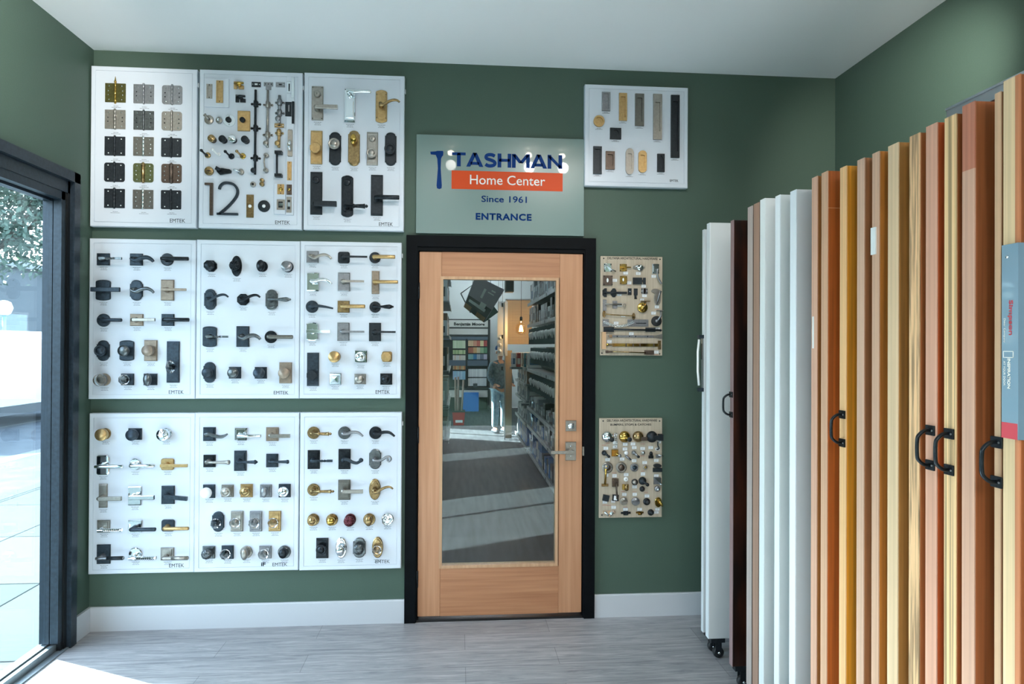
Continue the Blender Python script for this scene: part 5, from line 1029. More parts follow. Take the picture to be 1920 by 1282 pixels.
for i, (pf, pn, py, ec, fc, hp_, lab) in enumerate(rows):
    if pn is None: p = on_x(pf, py, DX); yn = on_x(1881.5, 149.6, DX).y+.007; zt = p.z
    else: p = on_x(pn, py, DX); yn = p.y; zt = p.z
    th = .042 if i > 4 else .038
    if pn is None: th = p.y-yn
    if pn: th = min(max(on_x(pf, py, DX).y-yn, .03), .05)
    yf_ = yn+th; z0 = .10
    if i == 0: yn += .01
    o = empty('sample_door', (DX, (yn+yf_)/2, 0), lab, 'door', 'doors on the sliding display rack'); yc = (yn+yf_)/2
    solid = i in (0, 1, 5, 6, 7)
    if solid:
        em = noisy(mat('white_primer_lit_edge_%d' % i, ec, .45), fc, ec, (1, 1, .2), 14, 5, .12, .30)
        fm = mat('white_primer_shaded_face_%d' % i, fc, .5)  # face darker than edge: window light and shade painted into one white primer
    else:
        em = dwoodm(i*2, ec, .66 if i in (14, 16) else .86, {14: 1, 16: 2}.get(i, 0)); fm = dwoodm(i*2+1, fc, .72)
        if i == 2: fm = noisy(mat('dark_mahogany_finish', fc, .35, coat=.3), '#170b08', '#4a2314', (3, 3, .6), 5, 6, .45, .75, 0, 'Object')
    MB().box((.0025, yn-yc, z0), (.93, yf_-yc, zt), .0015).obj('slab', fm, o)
    if i == 19:
        MB().box((0, yn-yc+.013, z0), (.003, yf_-yc, zt)).obj('edge_band', em, o); MB().box((0, yn-yc, z0), (.003, yn-yc+.013, zt)).obj('edge_band', dwoodm(50, '#d98a5c'), o)
    elif i == 17:
        MB().box((0, yn-yc, z0), (.003, yf_-yc, zt-.16)).obj('edge_band', em, o); MB().box((0, yn-yc, zt-.16), (.003, yf_-yc, zt)).obj('edge_band', dwoodm(51, '#cf8468'), o)
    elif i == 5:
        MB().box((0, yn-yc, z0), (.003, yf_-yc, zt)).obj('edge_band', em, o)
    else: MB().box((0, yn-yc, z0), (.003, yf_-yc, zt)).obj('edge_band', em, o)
    if i == 9: MB().box((.003, yn-yc-.0008, zt-.125), (.93, yn-yc, zt-.123)).obj('scratch', mat('pale_scratch', '#d9a070', .6), o)
    if i == 12: MB().box((-.004, yn-yc+.012, zt-.30), (.0, yn-yc+.034, zt-.22)).obj('tape_scrap', mat('white_tape', '#dfe3e4', .4), o)
    if i == 8: MB().box((-.0008, yn-yc+.02, 1.52), (.0, yn-yc+.03, 1.63)).obj('paint_scrape', mat('white_tape', '#dfe3e4', .4), o)
    for x_ in (.05, .85):                                    # casters
        for zz in (0,):
            c = MB().box((x_-.035, -.0165, .078), (x_+.035, .0165, .10)).box((x_-.012, -.0165, .03), (x_+.018, -.0135, .08)).box((x_-.012, .0135, .03), (x_+.018, .0165, .08)).obj('caster', M['black'], o)
            wl = MB().lathe([(.020, -.012), (.026, -.009), (.027, 0), (.026, .009), (.020, .012)], (0, 0, 0), 18).obj('wheel', M['rubber'], c, (x_+.006, 0, .0275))
            MB().lathe([(.006, -.0175), (.006, .0175)], (0, 0, 0), 10).obj('axle', M['chrome'], c, (x_+.006, 0, .0275))
    if hp_: pull(o, 0, 1.265, 0)
    if i == 0:
        lk = MB().box((-.006, -.012, 1.30), (0, .012, 1.58)).obj('patio_latch', alu, o)
        MB().tube([(-.02, 0, 1.33), (-.026, 0, 1.40), (-.026, 0, 1.50), (-.02, 0, 1.56)], .006, 8).obj('grip', M['white'], lk)
        for zz in (1.300, 1.565): MB().box((-.024, -.014, zz), (0, .014, zz+.018)).obj('bracket', M['iron'], lk)
        MB().box((-.0075, -.005, 1.46), (-.005, .006, 1.54)).obj('keyway', M['dark'], lk)
    if i == 19: near_door = (yn, yf_, zt)
    if i == 13: pass
rl = empty('overhead_rail', (3.28, -2.5, 2.14), 'bare aluminium rail over the nearest sample doors on the rack', 'rail')
MB().box((-.012, -.5, .0), (.016, .49, .004)).box((-.012, -.5, .004), (-.008, .49, .03)).box((.012, -.5, .004), (.016, .49, .03)).box((-.016, -.5, .028), (.02, .49, .034)).obj('channel', alu, rl)
MB().tube([(0, -.5, .016), (0, .488, .016)], .006, 8, up=(0, 0, 1)).obj('inner_track', M['grey'], rl)
# brochure strip on the nearest door
yn, yf_, zt = near_door
zt1 = on_x(1889, 458, DX-.01).z; zb1 = on_x(1891, 822, DX-.01).z
bs = empty('brochure_strip', (DX-.004, (yn+yf_)/2, (zt1+zb1)/2), 'blue-grey brochure strip with white and red lettering screwed to nearest sample door', 'sign'); zc = (zt1+zb1)/2; hh = (zt1-zb1)/2
bw = (yf_-yn)/2
MB().box((-.005, -bw-.004, -hh), (.0, bw-.006, hh)).box((-.005, -bw-.006, -hh), (.08, -bw-.004, hh)).obj('holder', mat('blue_grey_brochure', '#7e9aab', .25, coat=.6), bs)
MB().box((-.0056, -bw-.004, -hh), (-.005, bw-.006, -hh+.035)).obj('red_band', mat('red_print', '#cf4a55', .35), bs)
sc1 = MB().lathe([(.004, 0), (.003, .003)], (-.005, 0, hh-.028), 12, axis='-X').obj('screw', M['chrome'], bs)
def vtext(s, pt_, pb_, yoff, h_, m, bold=0.):
    z0 = on_x(1900, pt_, DX-.01).z-zc; z1 = on_x(1900, pb_, DX-.01).z-zc
    me = text_mesh(s, bold).copy()
    for v in me.vertices: v.co = (v.co.x*(z0-z1), 0, v.co.z*h_)
    me.materials.append(m); o = bpy.data.objects.new('lettering', me); C.objects.link(o); o.parent = bs
    o.matrix_local = Matrix(((0, 1, 0, -.0058), (0, 0, -1, yoff), (-1, 0, 0, (z0+z1)/2), (0, 0, 0, 1)))
    md = o.modifiers.new('thickness', 'SOLIDIFY'); md.thickness = .0006; md.offset = 0
vtext('Simpson', 562, 628, -.008, .014, mat('red_print', '#cf4a55', .35), .02)
vtext('Door Company', 596, 642, .008, .006, wht, .0)
vtext('INSPIRATION', 672, 729, -.004, .008, wht, .04); vtext('AT YOUR DOOR', 677, 724, .008, .005, wht, 0)
z0 = on_x(1900, 658, DX-.01).z-zc; z1 = on_x(1900, 671, DX-.01).z-zc; mb = MB()
for (a_, b_, c_, d_) in ((-.016, .012, z0-.0016, z0), (-.016, .012, z1, z1+.0016), (-.016, -.0144, z1, z0), (.0104, .012, z1, z0)): mb.box((-.0058, a_, c_), (-.005, b_, d_))
mb.obj('outlined_rectangle', wht, bs)

# ================================================================ THE SHOP BEHIND THE GLASS DOOR
steel = mat('grey_shelf_steel', '#6f7a80', .4, .5); dark_steel = mat('dark_shelf_steel', '#22282c', .5, .3); rail_w = mat('price_rail_white', '#c3cbce', .4)
rnd = random.Random(11)
def rack(name, x0, x1, ya, yb, zs, ztop, label, face=-1, group='shelf racks in the shop aisle'):
    """open steel shelving; shelves stick out from a back panel; face=-1: front towards -x"""
    o = empty(name, ((x0+x1)/2, (ya+yb)/2, 0), label, 'shelf rack', group); cx, cy_ = (x0+x1)/2, (ya+yb)/2
    bx = (x1 if face < 0 else x0)-cx; fx = (x0 if face < 0 else x1)-cx
    MB().box((bx, ya-cy_, 0), (bx+face*.02, yb-cy_, ztop)).obj('back_panel', dark_steel, o)
    n = max(1, round((yb-ya)/1.2))
    for i in range(n+1):
        y = ya-cy_+(yb-ya)*i/n; MB().box((bx+face*.02, y-.015, 0), (bx+face*.05, y+.015, ztop)).obj('upright', steel, o)
    for z in zs:
        sh_ = MB().box((bx+face*.02, ya-cy_+.02, z-.02), (fx, yb-cy_-.02, z)).obj('shelf', steel, o)
        MB().box((fx, ya-cy_+.02, z-.035), (fx+face*.006, yb-cy_-.02, z+.004)).obj('price_rail', rail_w, sh_)
        y = ya-cy_+.06; k = 0
        while y < yb-cy_-.1 and k < 9:
            MB().box((fx+face*.006, y, z-.031), (fx+face*.008, y+.05, z-.001)).obj('price_tag', mat('tag_white', '#e8ecee', .5) if k % 3 else mat('tag_dark', '#39434b', .5), sh_); y += rnd.uniform(.18, .4); k += 1
    return o
rack('shelf_rack', 2.87, 3.42, 1.30, 5.20, (.15, .48, .72, 1.22, 1.80, 2.08, 2.42), 2.75, 'long steel shelf rack full of packages, right side of the shop aisle')
rack('shelf_rack', 2.87, 3.42, 5.32, 7.05, (.15, .46, .77, 1.0, 1.22), 1.5, 'lower steel shelf rack with boxes, farther along the shop aisle')
rack('shelf_rack', 1.25, 1.825, 4.9, 7.2, (.3, .75, 1.2, 1.65, 2.1, 2.5), 2.9, 'dark steel shelf rack on the left side of the shop aisle', 1)
PK = dict(white=('white', '#e6eaec'), grey=('grey', '#8d979d'), black=('black', '#14181b'), blue=('blue', '#2273c4'), teal=('teal', '#1a7f9a'), red=('red', '#9c1c20'), silver=('silver', '#bccad0'), brown=('brown', '#6a5444'))
protos = {}
def carton(colour, w_, d_, h_, loc, label, group, name='carton'):
    """w along x, d along y"""
    key = (colour, round(w_, 2), round(d_, 2), round(h_, 2))
    cn, cc = PK[colour]
    if key not in protos:
        a = MB().box((-w_/2, -d_/2, 0), (w_/2, d_/2, h_), .002)
        m = mat('package_'+cn, cc, .35, 0, coat=.3)
        o = a.obj(name, m); p = MB().box((-w_/2-.0012, -d_*.36, h_*.2), (-w_/2, d_*.36, h_*.62)).box((-w_*.36, -d_/2-.0012, h_*.2), (w_*.36, -d_/2, h_*.62)).obj('printed_label', mat('label_on_'+cn, {'white': '#4b6f8f', 'grey': '#c8cfd2', 'black': '#98a3a8', 'blue': '#cfdbe4', 'teal': '#0c3c4a', 'red': '#d8c8c0', 'silver': '#39434b', 'brown': '#c0b4a4'}[cn], .5), o)
        protos[key] = (o, p)
    else:
        o0, p0 = protos[key]; o = o0.copy(); C.objects.link(o); p = p0.copy(); C.objects.link(p); p.parent = o
    o.location = (loc[0], loc[1], loc[2]+.0015); tag(o, label, 'package', group); return o
zname = {.15: 'lowest', .48: 'second', .72: 'third', 1.22: 'fourth', 1.8: 'fifth', 2.08: 'sixth', 2.42: 'top'}
for z, cols, hmax in ((.15, ('blue', 'white', 'black', 'blue'), .26), (.48, ('black', 'blue', 'grey', 'white'), .20), (.72, ('grey', 'silver', 'white', 'black'), .17), (1.8, ('black', 'grey', 'silver'), .22), (2.08, ('silver', 'grey', 'white'), .28), (2.42, ('black', 'grey', 'silver'), .26)):
    y = 2.3
    while y < 5.05:
        c_ = rnd.choice(cols+('black',)); d_ = rnd.choice((.09, .13, .18)); h_ = rnd.choice((hmax*.65, hmax*.85, hmax)); 
        carton(c_, .22, d_, round(h_, 2), (3.0, y+d_/2, z), '%s carton standing on the %s shelf of the long right-hand rack' % (PK[c_][0], zname[z]), '%s cartons, %s shelf of the long rack' % (c_, zname[z])); y += d_+rnd.choice((.012, .03, .07))
for z, cols in ((.15, ('blue', 'grey', 'white')), (.46, ('white', 'silver', 'grey')), (.77, ('silver', 'grey', 'white')), (1.0, ('silver', 'white', 'brown')), (1.22, ('white', 'black', 'brown'))):
    y = 5.4; nm = {.15: 'lowest', .46: 'second', .77: 'third', 1.0: 'fourth', 1.22: 'top'}[z]
    while y < 6.85:
        c_ = rnd.choice(cols); d_ = rnd.choice((.06, .09)); h_ = (.17 if z == 1.0 else rnd.choice((.17, .20))) if z != .15 else .24
        if z == 1.22 and 5.6 < y < 6.05: y = 6.06
        carton(c_, .24, d_, h_, (3.01, y+d_/2, z), '%s carton standing on the %s shelf of the lower right-hand rack' % (PK[c_][0], nm), '%s cartons, %s shelf of the lower rack' % (c_, nm)); y += d_+rnd.choice((.01, .03))
for z in (.3, .75, 1.2, 1.65, 2.1, 2.5):
    y = 5.0; nm = {.3: 'lowest', .75: 'second', 1.2: 'third', 1.65: 'fourth', 2.1: 'fifth', 2.5: 'top'}[z]
    while y < 7.0:
        c_ = rnd.choice(('black', 'grey', 'silver', 'brown')); d_ = rnd.choice((.12, .2)); h_ = rnd.choice((.2, .3))
        carton(c_, .2, d_, h_, (1.70, y+d_/2, z), '%s carton on the %s shelf of the left-hand rack' % (PK[c_][0], nm), '%s cartons, %s shelf of the left rack' % (c_, nm)); y += d_+rnd.choice((.02, .1))
# glass lamp shades and bulb packs hanging in the middle of the long rack
shade_m = mat('seeded_shade_glass', '#dfeaea', .1, 0, trans=.45, ior=1.3); cardm = mat('package_card', '#3c4d53', .5)
def shade_proto(name, prof, m, r):
    o = MB().lathe(prof, (0, 0, 0), 16, axis='Z').obj(name, m); k = MB().lathe([(r*.3, .0), (r*.3, .04)], (0, 0, prof[-1][1]), 10, axis='Z').obj('fitter_neck', M['grey'], o); return o, k
sp1 = shade_proto('glass_lamp_shade', [(.02, 0), (.055, .02), (.078, .07), (.07, .12), (.035, .15)], shade_m, .09)
sp2 = shade_proto('glass_lamp_shade', [(.06, 0), (.062, .03), (.055, .16), (.03, .19)], shade_m, .08)
first = [True, True]
def shade(k, loc, label, group):
    o0, n0 = (sp1, sp2)[k]
    if first[k]: o = o0; first[k] = False
    else: o = o0.copy(); C.objects.link(o); n = n0.copy(); C.objects.link(n); n.parent = o
    o.location = loc; tag(o, label, 'lamp shade', group)
for z, k, nm in ((1.225, 0, 'fourth'), (1.225, 1, 'fourth'), (.97, 0, 'third')):
    pass
y = 2.5; i = 0
while y < 5.0:
    shade(0, (3.09, y, 1.2215), 'round glass lamp shade on the fourth shelf of the long right-hand rack', 'round shades, fourth shelf'); 
    shade(1, (3.26, y+.05, 1.2215), 'tall glass lamp shade behind the round ones on the fourth shelf', 'tall shades, fourth shelf'); y += .19
def pack_proto():
    o = MB().box((-.045, -.002, -.2), (.045, .002, 0)).obj('light_bulb_pack', cardm)
    b = MB().lathe([(.012, 0), (.014, .02), (.028, .05), (.03, .07), (.02, .092), (.003, .098)], (0, -.03, -.14), 12, axis='Z').obj('bulb', mat('frosted_bulb', '#eef2f3', .2), o)
    h = MB().tube([(0, .0, .008), (.02, .05, .008), (.15, .14, .008)], .003, 6).obj('peg_hook', M['chrome'], o); return o, b, h
bp0 = pack_proto(); firstp = True
for zi, (z, nm) in enumerate(((1.745, 'upper'), (1.50, 'middle'), (1.15, 'lower'))):
    y = 2.45+zi*.05
    while y < 5.1:
        if firstp: o = bp0[0]; firstp = False
        else:
            o = bp0[0].copy(); C.objects.link(o)
            for q in bp0[1:]: c = q.copy(); C.objects.link(c); c.parent = o
        o.location = (2.915+rnd.uniform(-.01, .02), y, z); o.rotation_euler = (0, 0, -.75+rnd.uniform(-.15, .15)); tag(o, 'carded light bulb hanging in the %s row of the long right-hand rack' % nm, 'light bulb', 'carded bulbs, %s row' % nm); y += .165
# end of the lower rack: teal and red binders, pegboards, tile panel, hanging bulb
for k, (c_, w_) in enumerate((('white', .05), ('red', .055), ('teal', .075), ('teal', .075), ('teal', .075))):
    x_ = (2.74, 2.81, 2.925, 3.006, 3.087)[k]
    carton(c_, w_, .2, .20, (x_, 5.9-.0, 1.221), {'white': 'white binder at the end of the upper shelf by the pegboard', 'red': 'single red binder beside the teal boxes', 'teal': 'teal box in the row of three beside the red binder'}[c_], 'binders beside the pegboard' if c_ != 'teal' else 'three teal boxes')
MB().box((2.70, 5.80, 1.19), (2.862, 6.02, 1.2205)).obj('ledge_shelf', steel)['label'] = 'short steel ledge shelf carrying the white and red binders'
bpy.data.objects['ledge_shelf']['category'] = 'shelf'
def peg_mat():
    m = mat('brown_pegboard', '#8a7a66', .6); n = m.node_tree.nodes; L = m.node_tree.links; b = n['Principled BSDF']
    g = n.new('ShaderNodeNewGeometry'); sx_ = n.new('ShaderNodeSeparateXYZ'); L.new(g.outputs['Position'], sx_.inputs[0])
    outs = []
    for ax in ('X', 'Z'):
        a = n.new('ShaderNodeMath'); a.operation = 'MULTIPLY'; a.inputs[1].default_value = 1/.0254*1.0; L.new(sx_.outputs[ax], a.inputs[0])
        f = n.new('ShaderNodeMath'); f.operation = 'FRACT'; L.new(a.outputs[0], f.inputs[0]); s = n.new('ShaderNodeMath'); s.operation = 'SUBTRACT'; s.inputs[1].default_value = .5; L.new(f.outputs[0], s.inputs[0])
        p = n.new('ShaderNodeMath'); p.operation = 'POWER'; p.inputs[1].default_value = 2; L.new(s.outputs[0], p.inputs[0]); outs.append(p)
    ad = n.new('ShaderNodeMath'); L.new(outs[0].outputs[0], ad.inputs[0]); L.new(outs[1].outputs[0], ad.inputs[1])
    lt = n.new('ShaderNodeMath'); lt.operation = 'LESS_THAN'; lt.inputs[1].default_value = .045; L.new(ad.outputs[0], lt.inputs[0])
    mx = n.new('ShaderNodeMixRGB'); mx.inputs[1].default_value = lin('#9c8b74'); mx.inputs[2].default_value = lin('#2a241d'); L.new(lt.outputs[0], mx.inputs[0]); L.new(mx.outputs[0], b.inputs['Base Color']); return m
pegm = peg_mat()
pg = empty('pegboard_panel', (2.92, 7.3, 0), 'brown pegboard panel glowing behind the hanging globe bulb', 'pegboard')
MB().box((-.18, 0, 1.55), (.24, .012, 2.28)).obj('perforated_panel', pegm, pg); MB().box((-.20, -.006, 0), (-.18, .02, 2.30)).box((-.20, -.006, 2.28), (.24, .02, 2.30)).obj('frame', alu, pg)
pg = empty('pegboard_panel', (2.76, 7.15, 0), 'tall narrow pegboard strip standing at the aisle end beside the person', 'pegboard')
MB().box((-.045, 0, .02), (.06, .012, 1.45)).obj('perforated_panel', pegm, pg); MB().box((-.065, -.01, 0), (-.045, .02, 1.45)).obj('slotted_upright', alu, pg)
a = on_y(933, 565, 6.8); b = on_y(951.5, 667, 6.8)
tp_ = empty('sample_panel', ((a.x+b.x)/2, 6.8, (a.z+b.z)/2), 'white hanging panel with round switch samples near the pegboard', 'display panel'); w2, h2 = (b.x-a.x)/2, (a.z-b.z)/2
MB().box((-w2, 0, -h2), (w2, .02, h2)).obj('panel', mat('pale_grey_panel', '#c2c9cc', .4), tp_)
MB().box((w2*.35, -.006, -h2), (w2*.42, 0, h2)).obj('slot_strip', M['grey'], tp_)
for k in range(3): MB().lathe([(.022, 0), (.022, .012), (.01, .016)], (-w2*.45, 0, -h2*.35-k*.10), 12).obj('round_switch', M['white'], tp_)
for k in range(3): MB().box((-w2*.2, -.01, h2*.8-k*.5), (w2*.1, 0, h2*.8-k*.5+.06)).obj('socket', M['dark'], tp_)
# supports so the panels stand or hang
MB().tube([(0, .01, h2), (0, .01, SH-tp_.location.z)], .003, 6).obj('hanging_wire', M['grey'], tp_)
bl = on_y(977, 616, 6.7)
hb = empty('globe_bulb', tuple(bl), 'glowing clear globe bulb hanging in front of the pegboard', 'light bulb')
MB().lathe([(.012, -.10), (.05, -.088), (.085, -.05), (.098, 0), (.085, .05), (.05, .085), (.022, .10), (.02, .13)], (0, 0, 0), 24, axis='Z').obj('glass_globe', pane('bulb_glass', '#fff4e0'), hb)
fil = mat('glowing_filament', '#ff9a3c', .5, emit='#ffb25a', es=60.)
mb = MB()
for k in range(7):
    an = 2*PI*k/7; mb.tube([(.012*math.cos(an), .012*math.sin(an), .05), (.03*math.cos(an), .03*math.sin(an), -.045)], .0022, 6, up=(1, .2, 0))
mb.obj('filament', fil, hb)
MB().lathe([(.018, .12), (.022, .13), (.022, .18), (.01, .19)], (0, 0, 0), 14, axis='Z').obj('socket', M['dark'], hb)
MB().tube([(0, 0, .18), (0, 0, SH-bl.z)], .003, 6).obj('cord', M['rubber'], hb)
light('bulb_light', 'POINT', tuple(bl), 5.5, (1, .58, .26), shadow_soft_size=.03).parent = None
# fluorescent tubes along the shop ceiling (one shows at the top of the door's glass)
tube_m = mat('fluorescent_tube_glow', '#ffffff', .5, emit='#eef6ff', es=15.)
for k, (y_, x_) in enumerate(((9.6, 1.9), (9.6, 3.6), (6.2, 2.2), (6.2, 4.2), (3.0, 2.2), (11.6, 2.4))):
    o = empty('ceiling_tube_light', (x_, y_, 3.2), 'white fluorescent tube light across the shop ceiling, %s' % ('over the far aisle end' if k == 0 else 'farther right' if k == 1 else 'above the middle of the aisle' if k == 2 else 'above the next aisle' if k == 3 else 'just behind the glass door' if k == 4 else 'in front of the paint display'), 'ceiling light', 'shop tube lights')
    MB().box((-.62, -.06, .03), (.62, .06, .07)).obj('housing', M['white'], o); MB().tube([(-.6, 0, .012), (.6, 0, .012)], .017, 10, up=(0, 0, 1)).obj('tube', tube_m, o)
    for q in (-.4, .4): MB().tube([(q, 0, .07), (q, 0, SH-3.2)], .003, 6).obj('hanging_rod', M['grey'], o)
# paint display with colour cards
pd = empty('paint_display', (2.05, 12.3, 0), 'black framed paint colour display with white header at the far wall', 'display stand')
def P_(px, py): q = on_y(px, py, 12.2); return q.x-2.05, q.z
blk = mat('display_black', '#15191d', .5); cream = mat('display_cream', '#cfccc8', .5); navy = mat('display_slate', '#4d5a6c', .5)
MB().box((-.95, .12, 0), (.66, .16, 2.16)).obj('back_panel', blk, pd)
for (py0, py1, m, nm) in ((598, 600, blk, 'crossbar'), (600, 613, cream, 'header_panel'), (613, 616, blk, 'crossbar'), (616, 627, cream, 'header_panel'), (627, 630, blk, 'crossbar'), (631, 637, navy, 'title_strip'), (675.5, 686, navy, 'title_strip')):
    z1 = P_(900, py0)[1]; z0 = P_(900, py1)[1]; MB().box((-.93, -.0, z0), (.62, .13, z1)).obj(nm, m, pd)
for x_, zt_ in ((.60, 2.15), (.07, P_(0, 630)[1]), (-.93, 2.15)): MB().box((x_, -.02, .0), (x_+.045, .14, zt_)).obj('post', blk, pd)
q0 = P_(850, 613)[0]; 
(lx, lz), (rx, rz) = P_(851, 604), P_(909, 612); text('Benjamin Moore', (lx+rx)/2, (lz+rz)/2, rx-lx, lz-rz, -.004, blk, pd, .03, .002)
pal = {0: ('#dfe6cf', '#d2dcc0', '#c8d8b8'), 1: ('#e2bd98', '#d99a80', '#c86a5a', '#e3cfa0', '#b84848'), 2: ('#a8604a', '#c89a6a', '#cdbb9a', '#8fae8a', '#5a8a6a'), 3: ('#7fa8ad', '#2f6f9f', '#9aa8b8', '#6a7288', '#b8b0c8'), 4: ('#b4c090', '#9ab080', '#c8d0a0'), 5: ('#ded6cc', '#e0d8d8', '#e2c8b8'), 6: ('#c07a4a', '#b89a78', '#d8a878'), 7: ('#9cc8e4', '#b8d8ec', '#a8c0dc'), 8: ('#e6e8ea', '#dfe2e4', '#d4d8dc'), 9: ('#d8dce0', '#d8d2cc', '#cfd4da')}
nc = 0
for (pl, pr, pt_, pb_, pk, cnt) in ((849, 873, 638, 653, 0, 8), (849, 873, 656, 664, 4, 8), (849, 873, 666, 681, 5, 8), (849, 873, 684, 693, 6, 8), (849, 873, 696, 712, 7, 8), (878, 914, 638, 649, 1, 11), (878, 914, 651, 662, 2, 11), (878, 914, 664, 674, 3, 11), (878, 913, 692, 707, 8, 10), (878, 913, 709, 724, 9, 10)):
    (x0, z1), (x1, z0) = P_(pl, pt_), P_(pr, pb_)
    for k in range(cnt):
        a = x0+(x1-x0)*k/cnt; b = x0+(x1-x0)*(k+.9)/cnt; c_ = pal[pk][k*len(pal[pk])//cnt if pk in (1, 2, 3) else rnd.randrange(len(pal[pk]))]
        MB().box((a, .02, z0), (b, .1, z1)).obj('color_card', mat('card_'+c_[1:], c_, .5), pd)
(x0, z1), (x1, z0) = P_(872, 726), P_(918, 730); MB().box((-.93, -.35, z0), (.64, .12, z1)).obj('counter', blk, pd)
MB().box((-.9, -.33, P_(0, 744)[1]), (.6, -.31, z0)).obj('drawer_front', cream, pd)
for x_ in (-.9, .58): MB().box((x_, -.33, 0), (x_+.04, -.29, z0)).obj('leg', blk, pd)
bx_ = on_y(868, 736, 11.8); bx1 = on_y(897.5, 770, 11.8)
MB().box((bx_.x, 11.8, 0), (bx1.x, 12.0-.06, bx_.z)).obj('storage_box', mat('bright_blue_panel', '#1470c4', .45)); tag(bpy.data.objects['storage_box'], 'bright blue square panel box on the floor under the paint display', 'box')
q = on_y(891, 722, 11.98); cd_ = MB().box((-.05, -.02, 0), (.05, .03, .10)).obj('card_holder', blk, None, (q.x, q.y, P_(872, 726)[1]+.002)); tag(cd_, 'small black card holder on the counter of the paint display', 'holder')
for k in range(4): MB().box((-.045+k*.024, -.024, .01), (-.027+k*.024, -.02, .095)).obj('card', mat('tag_dark', '#39434b', .5), cd_)
# cardboard tubes standing in a red bin
rb = empty('rolling_bin', (1.86, 9.2, 0), 'red bin with printed sides holding tall brown cardboard tubes', 'bin')
a = on_y(848, 770, 9.2); b = on_y(872, 797, 9.2); cxx = (a.x+b.x)/2; rb.location.x = cxx; w2 = (b.x-a.x)/2
mb = MB(); vs = []
for (z, k) in ((b.z+.0, .8), (a.z, 1.0)):
    for (sx_, sy) in ((-1, -1), (1, -1), (1, 1), (-1, 1)): vs.append((sx_*w2*k, sy*.1*k, z))
zb = max(b.z, .25)
MB().add([(x, y, z) for x, y, z in vs], [(3, 2, 1, 0), (0, 1, 5, 4), (1, 2, 6, 5), (2, 3, 7, 6), (3, 0, 4, 7)]).obj('bucket', mat('red_plastic', '#b01f26', .35), rb)
MB().box((-w2, -.103, a.z-.02), (w2, -.095, a.z+.01)).box((-w2, .095, a.z-.02), (w2, .103, a.z+.01)).box((-w2, -.095, a.z-.02), (-w2+.008, .095, a.z+.01)).box((w2-.008, -.095, a.z-.02), (w2, .095, a.z+.01)).obj('black_rim', blk, rb)
MB().box((-w2*.5, -.088, b.z+.06), (w2*.6, -.084, b.z+.11)).obj('white_print', M['white'], rb)
MB().box((-w2*.6, -.06, 0), (w2*.6, .06, b.z)).obj('pedestal', mat('red_plastic', '#b01f26', .35), rb)
for k, (x_, tilt_, top, c_) in enumerate(((-.055, -.015, 706, '#6f625a'), (-.012, .0, 705, '#7c6c66'), (.045, .05, 711, '#87776e'), (-.034, .0, 728, '#6b5a52'), (.012, .0, 745, '#4a3432'))):
    zt_ = on_y(860, top, 9.2).z; tb = MB().lathe([(.019, 0), (.019, zt_-b.z-.03)], (0, 0, 0), 14, axis='Z').obj('cardboard_tube', mat('tube_%d' % k, c_, .6), None, (cxx+x_, 9.2+(.04 if k > 2 else -.03), b.z+.02), (0, tilt_, 0))
    tag(tb, 'brown cardboard tube, %s, standing in the red bin' % ('leaning left' if k == 0 else 'tallest upright one' if k == 1 else 'leaning right' if k == 2 else 'short one behind' if k == 3 else 'shortest dark one'), 'tube', 'tubes in the red bin')
# hanging posters near the ceiling, tilted
def quadcard(name, pts, y, th, m):
    q = [on_y(px, py, y+dy_) for px, py, dy_ in pts]; c = sum((p for p in q), Vector())/4
    n_ = (q[1]-q[0]).cross(q[3]-q[0]).normalized()*th
    vs = [tuple(p-c) for p in q]+[tuple(p-c+n_) for p in q]; o = MB().add(vs, [(0, 1, 2, 3), (7, 6, 5, 4), (0, 4, 5, 1), (1, 5, 6, 2), (2, 6, 7, 3), (3, 7, 4, 0)]).obj(name, m, None, tuple(c)); return o, q, c, n_
def hangwires(o, q, c, i, j):
    for k in (i, j): MB().tube([tuple(q[k]-c), (q[k].x-c.x, q[k].y-c.y, SH-c.z)], .0015, 5, up=(1, 0, 0)).obj('hanging_wire', M['grey'], o)
def inquad(q, c, u0, u1, v0, v1, nd, name, m, par):
    def pt(u_, v): return (q[0]*(1-u_)*(1-v)+q[1]*u_*(1-v)+q[2]*u_*v+q[3]*(1-u_)*v)-c+nd
    vs = [pt(u0, v0), pt(u1, v0), pt(u1, v1), pt(u0, v1)]; off = nd.normalized()*.002
    MB().add([tuple(p) for p in vs]+[tuple(p+off) for p in vs], [(0, 1, 2, 3), (7, 6, 5, 4), (0, 4, 5, 1), (1, 5, 6, 2), (2, 6, 7, 3), (3, 7, 4, 0)]).obj(name, m, par)
grey_card = mat('poster_grey', '#aaa4b2', .5); pcol = [mat('poster_dark', '#30343a', .5), mat('poster_brown', '#a07a58', .5), mat('poster_pale', '#dde3e6', .5), mat('poster_green', '#56706b', .5)]
o, q, c, n_ = quadcard('hanging_poster', [(869, 575, 0), (892, 516, .02), (946, 543, .05), (908, 605, .03)], 3.0, .004, grey_card)
tag(o, 'big tilted grey poster with sofa picture hanging inside the shop', 'poster'); 
nd = -n_.normalized()*.0005 if n_.y > 0 else n_.normalized()*.0005
nd = Vector((0, -.003, 0))
inquad(q, c, .02, .98, .0, .0, nd, 'print', pcol[0], o) if False else None
inquad(q, c, .0, .38, .02, .98, nd, 'dark_picture', pcol[0], o)
inquad(q, c, .0, .14, .02, .30, nd+Vector((0, -.003, 0)), 'brown_patch', pcol[1], o); inquad(q, c, .0, .12, .55, .95, nd+Vector((0, -.003, 0)), 'brown_patch', pcol[1], o)
inquad(q, c, .22, .30, .1, .8, nd+Vector((0, -.003, 0)), 'sofa_back', pcol[2], o); inquad(q, c, .28, .42, .52, .74, nd+Vector((0, -.003, 0)), 'white_tag', M['white'], o)
